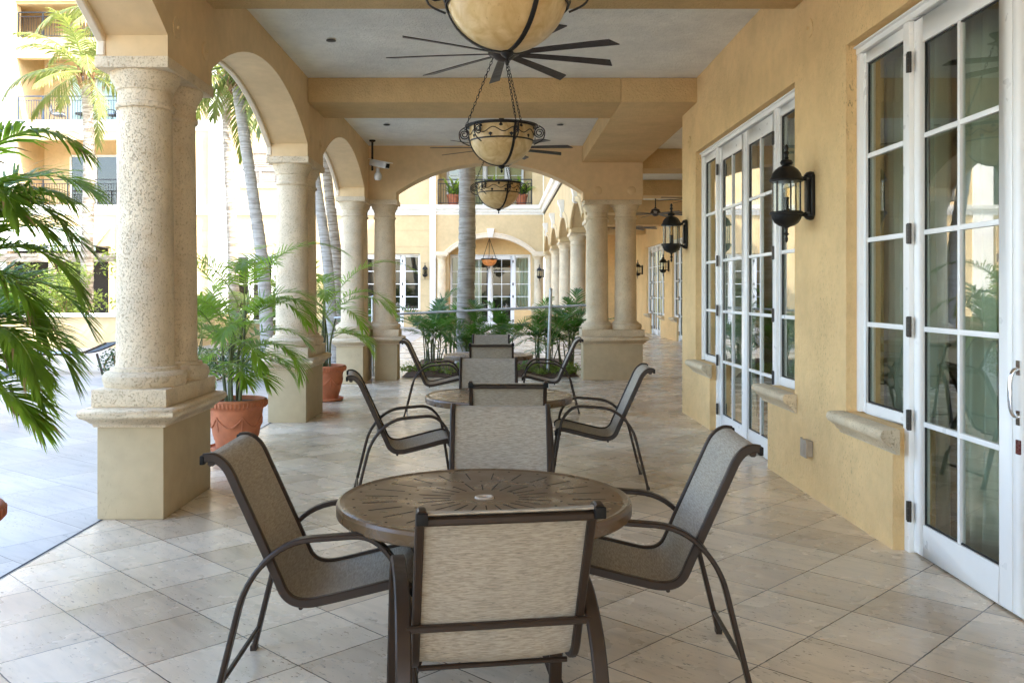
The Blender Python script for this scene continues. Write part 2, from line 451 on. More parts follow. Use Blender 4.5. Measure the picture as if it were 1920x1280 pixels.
# ------------------------------------------------------------------ ground
def sheet(name, x0, x1, y0, y1, z, mat):
    mb = MB(); mb.quad((x0,y0,z),(x1,y0,z),(x1,y1,z),(x0,y1,z)); return struct(mb.build(name, mat, clean=False, smooth=False))
sheet('ground', -420, 420, -300, 500, -.06, M['ground'])
sheet('courtyard_paving', -40, 30, -50, 42, -.006, M['court'])
sheet('terrace_floor', -2.725, 9, -14, 42, 0.0, M['floor'])
sheet('floor_joint', -2.742, -2.724, -14, 16.6, 0.003, M['joint'])

YP = lambda s, t, z: (t, s, z)      # wall running along Y, thickness along X
XP = lambda s, t, z: (s, t, z)      # wall running along X, thickness along Y

# ------------------------------------------------------------------ columns
def lathe_col(mb, c, zb, zt, rb, rt):
    x, y = c
    pr = [(rb*1.37, zb), (rb*1.40, zb+.012), (rb*1.46, zb+.045), (rb*1.44, zb+.08), (rb*1.34, zb+.105), (rb*1.20, zb+.112), (rb*1.18, zb+.135), (rb*1.03, zb+.142), (rb, zb+.17)]
    h = zt-zb
    for k in range(1, 9):
        f = k/9
        pr.append((rb+(rt-rb)*f**1.6, zb+.17+(h-.17-.26)*f))
    pr += [(rt, zt-.255), (rt*1.09, zt-.25), (rt*1.12, zt-.232), (rt*1.09, zt-.214), (rt*1.02, zt-.208), (rt*1.02, zt-.13), (rt*1.08, zt-.12), (rt*1.10, zt-.10), (rt*1.28, zt-.045), (rt*1.31, zt-.012), (rt*1.31, zt)]
    mb.lathe(pr, 36, (x, y, 0))
CAPP = [(.00,.00),(.018,.0),(.022,.022),(.035,.028),(.055,.05),(.088,.068),(.10,.092),(.094,.118),(.072,.132),(.045,.136)]
def ringed(mb, x0, x1, y0, y1, prof, z):
    vs = []; fs = []
    for (o, h) in prof: vs += [(x0-o,y0-o,z+h),(x1+o,y0-o,z+h),(x1+o,y1+o,z+h),(x0-o,y1+o,z+h)]
    for i in range(len(prof)-1):
        for k in range(4): fs.append((i*4+k, i*4+(k+1)%4, (i+1)*4+(k+1)%4, (i+1)*4+k))
    fs.append((3,2,1,0)); n = (len(prof)-1)*4; fs.append((n,n+1,n+2,n+3))
    mb.add(vs, fs)
def pillar(parent, x0, x1, y0, y1, cols, base=0.0, capz=3.2, mat=None):
    mat = mat or M['coral']
    b = MB(); b.box(x0, x1, y0, y1, base, .64); p = b.build('pillar_pedestal', M['ped'], parent, bevel=.012)
    c = MB(); ringed(c, x0, x1, y0, y1, CAPP, .640); c.build('pedestal_cap', mat, p, ang=60)
    c = MB(); c.box(x0-.03, x1+.03, y0-.03, y1+.03, .776, .90); c.build('plinth', mat, p, bevel=.012)
    for (x, y) in cols:
        c = MB(); lathe_col(c, (x, y), .90, capz-.08, .198, .182)
        c.build('column', mat, p, loc=(x, y, 0), ang=30)
    c = MB()
    xs = [q[0] for q in cols]; ys = [q[1] for q in cols]
    c.box(min(xs)-.255, max(xs)+.255, min(ys)-.255, max(ys)+.255, capz-.08, capz)
    c.build('abacus', mat, p, bevel=.008)
    return p

# ------------------------------------------------------------------ french door units
ZB = [.20, .79, 1.35, 1.92, 2.49, 3.04]
def french_unit(parent, F, handle=None, hinge=True, W=3.70, sil=True, room_leaf=True):
    """F maps (u along the wall, v towards the viewer, z) into the world."""
    def bx(mb, u0, u1, v0, v1, z0, z1, mi=0):
        P = [F(u,v,z) for z in (z0,z1) for v in (v0,v1) for u in (u0,u1)]
        mb.add(P, [(0,1,3,2),(4,5,7,6),(0,1,5,4),(2,3,7,6),(0,2,6,4),(1,3,7,5)], mi)
    k = W/3.70
    a, b, c, d, e, g = .06*k, .72*k, .80*k, 1.85*k, 2.90*k, 2.98*k
    f = MB()
    bx(f, 0, a, -.06, .05, .75, 3.20); bx(f, W-a, W, -.06, .05, .75, 3.20)
    bx(f, b, c, -.06, .05, 0, 3.20); bx(f, e, g, -.06, .05, 0, 3.20)
    bx(f, 0, W, -.06, .055, 3.20, 3.265)
    bx(f, .02, W-.02, -.05, .08, 3.235, 3.25)
    fr = f.build('door_frame', M['white'], parent, bevel=.006)
    # sidelights
    for (u0, u1) in ((a, b), (g, W-a)):
        s = MB(); t = .045
        bx(s, u0, u0+t, -.03, .025, .75, 3.195); bx(s, u1-t, u1, -.03, .025, .75, 3.195)
        bx(s, u0+t, u1-t, -.03, .025, .75, .82); bx(s, u0+t, u1-t, -.03, .025, 3.12, 3.195)
        for z in ZB[2:5]: bx(s, u0+t, u1-t, -.016, .018, z-.016, z+.016)
        w = s.build('sidelight_window', M['white'], parent, bevel=.004)
        q = MB(); bx(q, u0+t, u1-t, -.004, .002, .82, 3.12); q.build('glass', M['glass'], w, smooth=False)
        q = MB()
        for (x0, x1) in ((u0+t, u0+t+.010), (u1-t-.010, u1-t)): bx(q, x0, x1, .002, .012, .82, 3.12)
        bx(q, u0+t+.01, u1-t-.01, .002, .012, .82, .83); bx(q, u0+t+.01, u1-t-.01, .002, .012, 3.11, 3.12)
        q.build('seal', M['seal'], w, smooth=False)
    # the two leaves
    for li, (u0, u1) in enumerate(((c+.004, d-.003), (d+.003, e-.004))):
        s = MB(); t = .115*k
        bx(s, u0, u0+t, -.022, .022, .012, 3.19); bx(s, u1-t, u1, -.022, .022, .012, 3.19)
        bx(s, u0+t, u1-t, -.022, .022, .012, ZB[0]); bx(s, u0+t, u1-t, -.022, .022, ZB[5], 3.19)
        m = (u0+u1)/2
        bx(s, m-.013, m+.013, -.016, .0185, ZB[0], ZB[5])
        for z in ZB[1:5]: bx(s, u0+t, u1-t, -.014, .017, z-.015, z+.015)
        w = s.build('french_door', M['white'], parent, bevel=.004)
        q = MB(); bx(q, u0+t, u1-t, -.004, .002, ZB[0], ZB[5]); q.build('glass', M['glass'], w, smooth=False)
        q = MB()
        for (x0, x1) in ((u0+t, u0+t+.009), (u1-t-.009, u1-t)): bx(q, x0, x1, .002, .010, ZB[0], ZB[5])
        bx(q, u0+t+.009, u1-t-.009, .002, .010, ZB[0], ZB[0]+.009); bx(q, u0+t+.009, u1-t-.009, .002, .010, ZB[5]-.009, ZB[5])
        q.build('seal', M['seal'], w, smooth=False)
        if hinge:
            hu = u0 if li == 0 else u1
            for z in (.25, .80, 1.36, 1.92, 2.95):
                q = MB()
                q.lathe([(.012,-.062),(.014,-.06),(.014,-.022),(.010,-.02),(.014,-.018),(.014,.018),(.010,.02),(.014,.022),(.014,.06),(.012,.062)], 10)
                hp = F(hu, .05, z)
                bq = MB(); bx(bq, hu-.03, hu+.03, .0505, .056, z-.058, z+.058)
                q.v = [(p[0]+hp[0], p[1]+hp[1], p[2]+hp[2]) for p in q.v]
                q.add(bq.v, bq.f)
                q.build('hinge', M['brass'], w)
        if handle is not None and handle == li:
            hu = u1-t*.5 if li == 0 else u0+t*.5
            pts = [F(hu, v, z) for (v, z) in ((.022,1.20),(.050,1.19),(.066,1.14),(.066,1.03),(.050,.98),(.022,.97))]
            q = MB(); q.tube(catmull(pts, 5), .011, 10)
            for z in (1.205, .965): bx(q, hu-.017, hu+.017, .022, .030, z-.035, z+.035)
            q.build('handle', M['chrome'], w)
            q = MB(); bx(q, hu-.018, hu+.018, .022, .032, .79, .86); q.build('lock', M['lockred'], w, bevel=.004)
    return fr
def sill(parent, F, u0, u1, v):
    """moulded stone sill on the wall face"""
    prof = [(0,.0),(.02,0),(.028,.02),(.045,.03),(.06,.055),(.085,.07),(.105,.085),(.118,.11),(.112,.135),(.095,.148),(0,.15)]
    mb = MB(); n = len(prof)
    P = []
    for uu, o in ((u0, 0), (u1, 0)):
        for (a, h) in prof: P.append(F(uu, v+a, .595+h))
    fs = [(i, (i+1) % n, n+(i+1) % n, n+i) for i in range(n)]
    fs += [tuple(range(n)), tuple(range(2*n-1, n-1, -1))]
    mb.add(P, fs); mb.build('window_sill', M['coral_warm'], parent, ang=50)

# ================================================================== ARCADE BUILDING (ours)
B = thing('arcade_building', 'yellow stucco hotel arcade with arches on paired coral stone columns and white French doors', 'building', (0,0,0))
# wall with the two door openings
A0, A1, B0, B1 = 2.56, 6.26, 7.35, 11.05
WX = 2.40
mb = MB()
cell_wall(mb, YP, -7.58, 11.85, 0, 4.16, WX, WX+.26,
          [(A0,A1,.74,3.27),(A0+.74,A1-.74,0,3.27),(B0,B1,.74,3.27),(B0+.74,B1-.74,0,3.27)])
mb.build('wall', M['wall'], B, smooth=False)
mb = MB(); mb.box(WX+.26, 5.70, 11.64, 11.85, 0, 4.16); mb.build('return_wall', M['wall'], B, smooth=False)
for (y0, h) in ((A0, 1), (B0, None)):
    F = (lambda y0: (lambda u, v, z: (WX+.12-v, y0+u, z)))(y0)
    french_unit(B, F, handle=0 if h else None)
    sill(B, F, -.06, .84, .121); sill(B, F, 2.86, 3.76, .121)
# ceiling, beams
mb = MB(); mb.box(-2.309, 5.70, -7.58, 16.099, 4.16, 4.29); mb.build('ceiling', M['ceil'], B, smooth=False)
for (y0, y1) in ((-2.9,-1.9),(1.72,2.72),(6.35,7.36),(10.97,11.98)):
    mb = MB(); mb.box(-2.309, WX-.001 if y1 < 11 else 1.48, y0, y1, 3.86, 4.158)
    mb.build('ceiling_beam', M['beam'], B, bevel=.014)
mb = MB(); mb.box(1.482, 2.56, 10.972, 16.098, 3.862, 4.158); mb.build('ceiling_beam', M['beam'], B, bevel=.014)
mb = MB(); mb.box(2.562, 5.70, 11.86, 12.3, 3.862, 4.158); mb.build('ceiling_beam', M['beam'], B, bevel=.014)
# arch wall on the courtyard side and the cross arch
mb = MB()
ops = [(p+.97, p+4.63, 3.36, .50) for p in (-7.56, -2.93, 1.70, 6.33, 10.96)]
arch_wall(mb, YP, -7.58, 16.55, 3.2, 4.30, -2.76, -2.31, ops, 30)
mb.build('arch_wall', M['arch'], B)
for (s0, s1, zs, ri) in ops[2:]:
    mb = MB(); pts = [(-2.775, s, z) for (s, z) in arch_pts(s0-.03, s1+.03, zs-.02, ri+.05, 30)]
    pts = [(-2.775, s0-.03, 3.22)] + pts + [(-2.775, s1+.03, 3.22)]
    mb.sweep(pts, rrect(.06, .10), (1,0,0)); mb.build('arch_moulding', M['trim'], B)
mb = MB(); arch_wall(mb, XP, -2.309, 2.56, 3.2, 4.30, 16.10, 16.55, [(-1.82, 1.50, 3.34, .52)], 30)
mb.build('cross_arch', M['arch'], B)
# cover discs in the plaster
for (y, z, x) in [(6.50,3.46,-2.31),(7.14,3.46,-2.31),(11.13,3.46,-2.31),(11.75,3.46,-2.31)]:
    mb = MB(); mb.lathe([(.075,0),(.075,.006),(.06,.012),(.014,.012),(.014,.02),(0,.02)], 20)
    mb.build('cover_disc', M['arch'], B, Matrix.Translation((x,y,z)) @ Matrix.Rotation(R(90),4,'Y'))
for (x, z) in [(1.76,3.37),(2.36,3.37)]:
    mb = MB(); mb.lathe([(.075,0),(.075,.006),(.06,.012),(.014,.012),(.014,.02),(0,.02)], 20)
    mb.build('cover_disc', M['arch'], B, Matrix.Translation((x,16.10,z)) @ Matrix.Rotation(R(90),4,'X'))
for (y, z) in [(7.0,3.60),(11.4,3.45)]:
    mb = MB(); mb.lathe([(.075,0),(.075,.006),(.06,.012),(.014,.012),(.014,.02),(0,.02)], 20)
    mb.build('cover_disc', M['wall'], B, Matrix.Translation((WX,y,z)) @ Matrix.Rotation(R(-90),4,'Y'))
# pillars
for y in (-7.64, -3.01, 1.62, 6.25, 10.88):
    pillar(B, -2.77, -2.31, y, y+1.03, [(-2.54, y+.27), (-2.54, y+.77)])
pillar(B, -2.77, -2.31, 15.45, 16.54, [(-2.54, 15.74), (-2.54, 16.27)])
pillar(B, -2.20, -1.80, 16.10, 16.54, [(-2.05, 16.325)])
pillar(B, 1.50, 2.56, 16.10, 16.54, [(1.775, 16.325), (2.285, 16.325)], mat=M['coral_warm'])
# unseen storeys above, sized to shade the courtyard, and the rooms behind the doors
mb = MB(); mb.box(-2.76, 9.5, -7.58, 16.55, 4.302, 13.0); mb.build('upper_storey', M['cream'], B, smooth=False)
mb = MB()
mb.box(WX+.27, 9.2, -7.3, 11.63, .003, .012); mb.build('room_floor', M['carpet'], B, smooth=False)
mb = MB()
mb.box(9.2, 9.5, -7.58, 11.85, 0, 4.30); mb.box(WX+.27, 9.2, -7.579, -7.33, 0, 4.30); mb.box(WX+.27, 9.2, 7.02, 7.12, .012, 3.79); mb.box(WX+.27, 9.2, -7.32, 11.63, 3.8, 3.9)
mb.build('room_wall', M['room'], B, smooth=False)
# things in the room that show through the panes
def curtain(name, label, x, y0, y1, zt=3.15, pleat=.11):
    mb = MB(); n = max(24, int((y1-y0)/pleat*8)); rows = 6
    vs = []; fs = []
    for j in range(rows+1):
        z = zt*(1-j/rows)+.02
        for i in range(n+1):
            f = i/n; amp = .03*(1+.25*math.sin(j*.9+i*.3))
            vs.append((x+amp*math.sin(f*(y1-y0)/pleat*2*PI)+.01*math.sin(j*1.3+f*9), y0+f*(y1-y0)+.01*math.sin(j*.8+i), z))
    for j in range(rows):
        for i in range(n): fs.append((j*(n+1)+i, j*(n+1)+i+1, (j+1)*(n+1)+i+1, (j+1)*(n+1)+i))
    mb.add(vs, fs); o = mb.build(name, M['curtain'], clean=False, ang=180)
    md = o.modifiers.new('thick', 'SOLIDIFY'); md.thickness = .004
    return tag(o, label, 'curtain')
curtain('curtain', 'pale sheer curtain seen through the leaf of the nearest French door, beside its mullion', 2.74, 4.98, 5.42, pleat=.13)
curtain('curtain', 'pale sheer curtain filling the right half of the sidelight beside the nearest French door', 2.74, 6.04, 6.55, pleat=.1)
curtain('curtain', 'narrow strip of pale curtain at the hinge side of the nearest French door leaf', 2.74, 5.55, 5.80, pleat=.1)
curtain('curtain', 'pale sheer curtain behind the nearer half of the second French door pair', 2.74, 7.9, 9.0)
curtain('curtain', 'pale sheer curtain behind the farther half of the second French door pair', 2.74, 9.7, 11.2)

t = thing('side_table', 'dark wooden side table inside the room, dim behind the nearest French door', 'table', (3.42, 6.3, .012))
mb = MB(); mb.box(-.24,.24,-.62,.62,.86,.95); mb.build('tabletop', M['wood'], t, bevel=.008)
for x in (-.2,.2):
    for y in (-.57,.57):
        mb = MB(); mb.box(x-.03,x+.03,y-.03,y+.03,0,.86); mb.build('leg', M['wood'], t)
# ================================================================== COLONNADE WING (right, far)
C = thing('colonnade_wing', 'far cream hotel wing with a row of stone columns, arches and white keystones', 'building', (0,0,0))
mb = MB()
wops = [(16.98, 20.25, 3.36, .50)] + [(16.98+4.63*k-.38, 20.25+4.63*k, 3.36, .52) for k in range(1, 5)]
arch_wall(mb, YP, 16.552, 40.4, 3.2, 4.30, 1.99, 2.439, wops, 24)
mb.build('arch_wall', M['cream'], C)
for (s0, s1, zs, ri) in wops:
    mb = MB(); ap = arch_pts(s0-.05, s1+.05, zs-.02, ri+.06, 24)
    mb.sweep([(1.97, s, z) for (s, z) in ap], rrect(.07, .13), (1,0,0)); mb.build('arch_moulding', M['cream'], C)
    m = (s0+s1)/2; mb = MB()
    z0, z1 = zs+ri-.06, zs+ri+.42
    z1 += .06
    pr = [(1.985,z0),(1.90,z0+.02),(1.87,z0+.08),(1.89,z0+.2),(1.85,z0+.36),(1.80,z0+.46),(1.80,z1),(1.985,z1)]
    n = len(pr)
    vs = [(x, m-(.10+.10*(z-z0)/(z1-z0)), z) for x, z in pr] + [(x, m+(.10+.10*(z-z0)/(z1-z0)), z) for x, z in pr]
    mb.add(vs, [(i,(i+1) % n,n+(i+1) % n,n+i) for i in range(n)]+[tuple(range(n)), tuple(range(2*n-1,n-1,-1))])
    mb.build('keystone', M['white_and_sunlit_stucco'], C, ang=50)
for k in range(1, 6):
    y = 16.98+4.63*k-.82-.45
    pillar(C, 1.98, 2.45, y, y+.93, [(2.215, y+.26), (2.215, y+.70)], mat=M['coral_warm'])
mb = MB(); mb.box(1.99, 9.5, 16.552, 40.4, 4.302, 14.0); mb.build('upper_storey', M['cream'], C, smooth=False)
mb = MB(); mb.box(2.561, 5.92, 16.102, 41.0, 4.16, 4.29); mb.box(2.44, 2.56, 16.552, 41.0, 4.16, 4.29); mb.build('ceiling', M['ceil'], C, smooth=False)
mb = MB(); mb.sweep([(1.99,16.56,4.95),(1.99,40.4,4.95)], [(.0,.0),(0,.10),(.06,.12),(.10,.20),(.10,.28),(.19,.32),(.22,.48),(0,.48)] , (-1,0,0))
mb.v = [(p[0], p[1], 4.95+abs(p[2]-4.95)) for p in mb.v]
mb.build('cornice', M['white_and_sunlit_stucco'], C, ang=30)
mb = MB()
c0, c1 = 25.9, 31.0
cell_wall(mb, YP, 11.86, 41, 0, 4.158, 5.66, 5.92, [q for s in (c0, c1, 20.8) for q in ((s,s+3.7,.74,3.27),(s+.74,s+2.96,0,3.27))])
mb.build('wall', M['wall'], C, smooth=False)
for s in (c0, c1, 20.8):
    F = (lambda s: (lambda u, v, z: (5.78-v, s+u, z)))(s)
    french_unit(C, F, hinge=True); sill(C, F, -.06, .84, .121); sill(C, F, 2.86, 3.76, .121)
mb = MB(); mb.box(8.8, 8.9, 12, 41, 0, 4.15); mb.box(5.93, 8.8, 24.7, 24.8, 0, 4.15); mb.box(5.93, 8.8, 30.2, 30.3, 0, 4.15); mb.build('room_wall', M['room'], C, smooth=False)
mb = MB(); mb.box(2.442, 5.66, 40.2, 40.39, 0, 4.158); mb.build('end_wall', M['wall'], C, smooth=False)
for y in (16.4, 21.0, 25.6, 30.2, 34.9):
    mb = MB(); mb.box(2.562, 5.658, y, y+.75, 3.80, 4.158); mb.build('ceiling_beam', M['beam'], C, bevel=.014)

# ================================================================== FAR FACADE with portal and balconies
D = thing('courtyard_facade', 'cream hotel front across the courtyard with arched portal, balconies and white cornice', 'building', (0,0,0))
FY = 40.4
mb = MB(); arch_wall(mb, XP, -2.92, 1.985, 0.0, 5.0, FY, FY+.42, [(-2.22, 1.47, 3.30, .72)], 30)
mb.build('portal_wall', M['cream'], D)
mb = MB()
cell_wall(mb, XP, -12.0, -2.922, 0, 5.0, FY+.05, FY+.42, [(-7.2,-3.5,.74,3.27),(-6.46,-4.24,0,3.27),(-11.9,-8.2,.74,3.27),(-11.16,-8.94,0,3.27)])
cell_wall(mb, XP, -34, -12.9, 0, 5.0, FY+.05, FY+.42, [(-21.8,-17.4,0,3.6),(-28.5,-24,0,3.4)])
mb.build('ground_storey', M['cream_groove'], D, smooth=False)
mb = MB(); mb.box(-12.9, -12.0, FY-.12, FY+.42, 0, 14.5); mb.box(-17, -16.1, FY-.02, FY+.42, 0, 14.5); mb.box(-34, -21.52, FY-.02, FY+.04, 5.0, 14.5); mb.box(-22.4,-21.9, FY-.06, FY+.03, 0, 5.0)
mb.build('sunlit_pilaster', M['white_and_sunlit_stucco'], D, smooth=False)  # facade strips whitened, sunlight on cream put into the colour
mb = MB()
cell_wall(mb, XP, -34, -2.922, 5.43, 14.5, FY+.04, FY+.42, [(-21.5,-17.02,5.44,8.35),(-21.5,-17.02,9.16,12.0),(-21.5,-17.02,12.9,14.4),(-11.4,-9.85,6.35,7.75),(-9.3,-8.0,9.6,11.8)])
cell_wall(mb, XP, -2.92, 1.985, 5.43, 14.5, FY, FY+.42, [(-2.72,1.50,5.44,8.3),(-2.2,1.2,9.3,12)])
mb.build('upper_storey', M['cream'], D, smooth=False)
mb = MB()
prof = [(0,0),(.03,.0),(.05,.10),(.10,.14),(.10,.22),(.17,.27),(.20,.44),(0,.44)]
for (x0, x1, z) in ((-34,-12.9,4.99),(-12.0,1.98,4.99),(-34,-12.9,8.75)):
    n = len(prof); vs = [(x0, FY+.04-a, z+h) for a, h in prof]+[(x1, FY+.04-a, z+h) for a, h in prof]
    mb.add(vs, [(i,(i+1) % n,n+(i+1) % n,n+i) for i in range(n)]+[tuple(range(n)), tuple(range(2*n-1,n-1,-1))])
mb.build('cornice', M['white_and_sunlit_stucco'], D, ang=30)
mb = MB(); ap = arch_pts(-2.36, 1.61, 3.28, .80, 30)
mb.sweep([(s, FY-.03, z) for s, z in ap], rrect(.12, .22, .5), (0,1,0))
mb.sweep([(s, FY-.07, z+.09) for s, z in ap], rrect(.07, .06, .5), (0,1,0))
for x in (-2.55, 1.80): mb.box(x-.3, x+.3, FY-.16, FY+.0, 3.20, 3.36)
mb.build('arch_moulding', M['trim'], D)
mb = MB(); mb.add([(-.36-.10,FY-.002,3.98),(-.36+.10,FY-.002,3.98),(-.36+.17,FY-.002,4.38),(-.36-.17,FY-.002,4.38),(-.36-.10,FY-.16,3.98),(-.36+.10,FY-.16,3.98),(-.36+.17,FY-.20,4.38),(-.36-.17,FY-.20,4.38)],
  [(0,1,2,3),(4,5,6,7),(0,1,5,4),(1,2,6,5),(2,3,7,6),(3,0,4,7)]); mb.build('keystone', M['white_and_sunlit_stucco'], D, bevel=.02)
for x in (-2.52, 1.76):
    pillar(D, x-.24, x+.24, FY-.42, FY-.002, [(x, FY-.24)], mat=M['coral_warm'])
mb = MB(); mb.box(-3.06, -2.80, FY-.14, FY-.004, 0, 8.6); mb.build('drainpipe', M['white'], D, bevel=.02)
# recesses
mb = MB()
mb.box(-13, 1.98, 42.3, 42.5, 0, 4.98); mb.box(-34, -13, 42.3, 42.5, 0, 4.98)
mb.build('recess_wall', M['darkroom'], D, smooth=False)  # shade of the rooms behind the doors painted onto this wall
mb = MB(); cell_wall(mb, XP, -2.9, 1.98, 0, 4.9, 41.25, 41.45, [(-2.21,1.45,.74,3.27),(-1.47,.71,0,3.27)]); mb.build('portal_back_wall', M['wall'], D, smooth=False)
mb = MB(); mb.box(-34, 1.98, 42.9, 43.1, 5.2, 14.5); mb.build('loggia_back_wall', M['ochre'], D, smooth=False)
mb = MB()
for z in (5.16, 8.90, 12.62): mb.box(-34, 1.98, FY+.43, 42.9, z, z+.26)
mb.box(-34, 1.98, FY-.1, 43.2, 14.5, 14.7)
for x in (-21.7,-17.0,-2.9,1.7): mb.box(x, x+.2, FY+.43, 42.9, 5.42, 8.9)
for x in (-21.7,-17.0): mb.box(x, x+.2, FY+.43, 42.9, 9.16, 12.6)
mb.build('loggia_slab', M['cream'], D, smooth=False)
french_unit(D, lambda u, v, z: (-2.21+u*3.66/3.70, 41.33-v, z))
french_unit(D, lambda u, v, z: (-7.2+u, 40.66-v, z))
french_unit(D, lambda u, v, z: (-11.9+u, 40.66-v, z))
french_unit(D, lambda u, v, z: (-2.45+u*.98, 42.75-v, 5.43+z*.84), hinge=False)
# balcony glazing on the left
for z0 in (5.43, 9.17):
    mb = MB()
    for x in (-20.2, -19.0, -17.85):
        mb.box(x-.05, x+.05, 42.78, 42.86, z0, z0+2.5)
    mb.box(-20.2, -17.3, 42.78, 42.86, z0+2.5, z0+2.6); mb.box(-20.2, -17.3, 42.78, 42.86, z0, z0+.1)
    w = mb.build('sliding_door', M['white'], D, bevel=.01)
    q = MB(); q.box(-20.15, -17.05, 42.81, 42.82, z0+.1, z0+2.5); q.build('glass', M['glass'], w, smooth=False)
    q = MB(); q.box(-20.15, -17.05, 42.84, 42.855, z0+.1, z0+2.5); q.build('glass_backing', M['darkroom'] if z0 < 6 else M['white'], w, smooth=False)  # sheet behind the pane; the lower one is painted as room darkness
# shuttered window
mb = MB()
mb.box(-11.45,-9.8,FY-.02,FY+.12,6.2,6.36); mb.box(-11.45,-9.8,FY+.02,FY+.12,6.95,7.05); mb.box(-10.67,-10.6,FY+.02,FY+.12,6.36,6.95)
for x in (-11.42,-9.9): mb.box(x,x+.08,FY+.02,FY+.12,6.36,7.75)
w = mb.build('shutter_window', M['white'], D)
q = MB()
for k in range(8): 
    z = 7.08+k*.085
    q.add([(-11.33,FY+.06,z),(-9.9,FY+.06,z),(-9.9,FY+.10,z+.075),(-11.33,FY+.10,z+.075)], [(0,1,2,3)])
for k in range(6):
    z = 6.40+k*.085
    q.add([(-11.33,FY+.06,z),(-9.9,FY+.06,z),(-9.9,FY+.10,z+.075),(-11.33,FY+.10,z+.075)], [(0,1,2,3)])
q.box(-11.4,-9.85,FY+.14,FY+.16,6.3,7.8)
q.build('louvre', M['box_grey'], w, clean=False, smooth=False)
# railings
def railing(parent, x0, x1, y, z, mat, h=1.1, step=.115):
    mb = MB(); n = max(2, round((x1-x0)/1.15))
    for k in range(n+1):
        x = x0+(x1-x0)*k/n; mb.box(x-.025, x+.025, y-.025, y+.025, z, z+h)
    mb.box(x0, x1, y-.03, y+.03, z+h, z+h+.045); mb.box(x0, x1, y-.015, y+.015, z+h-.17, z+h-.14); mb.box(x0, x1, y-.015, y+.015, z+.06, z+.09)
    k = x0+step
    while k < x1: mb.box(k-.009, k+.009, y-.009, y+.009, z+.09, z+h-.17); k += step
    return mb.build('balcony_railing', mat, parent, clean=False, smooth=False)
railing(D, -21.45, -17.05, FY+.10, 9.17, M['rail_blue'])
railing(D, -21.45, -17.05, FY+.10, 5.45, M['rail'])
railing(D, -21.45, -17.05, FY+.10, 12.91, M['rail'])
railing(D, -2.70, 1.48, FY+.05, 5.45, M['rail'])

def far_curtain(label, x0, x1):
    mb = MB(); n = int((x1-x0)/.02); vs = []; fs = []
    for j in range(2):
        for i in range(n+1): vs.append((x0+(x1-x0)*i/n, 41.62+.03*math.sin(i*.9), .05 if j else 3.15))
    for i in range(n): fs.append((i, i+1, n+1+i+1, n+1+i))
    mb.add(vs, fs); o = mb.build('curtain', M['curtain'], clean=False, ang=180); md = o.modifiers.new('thick', 'SOLIDIFY'); md.thickness = .004
    tag(o, label, 'curtain')
far_curtain('green grey curtain behind the right sidelight of the far portal', .72, 1.44)
far_curtain('green grey curtain behind the left sidelight of the far portal, left of the palm trunk', -2.2, -1.45)
far_curtain('green grey curtain behind the left door leaf of the far portal', -1.36, -.78)
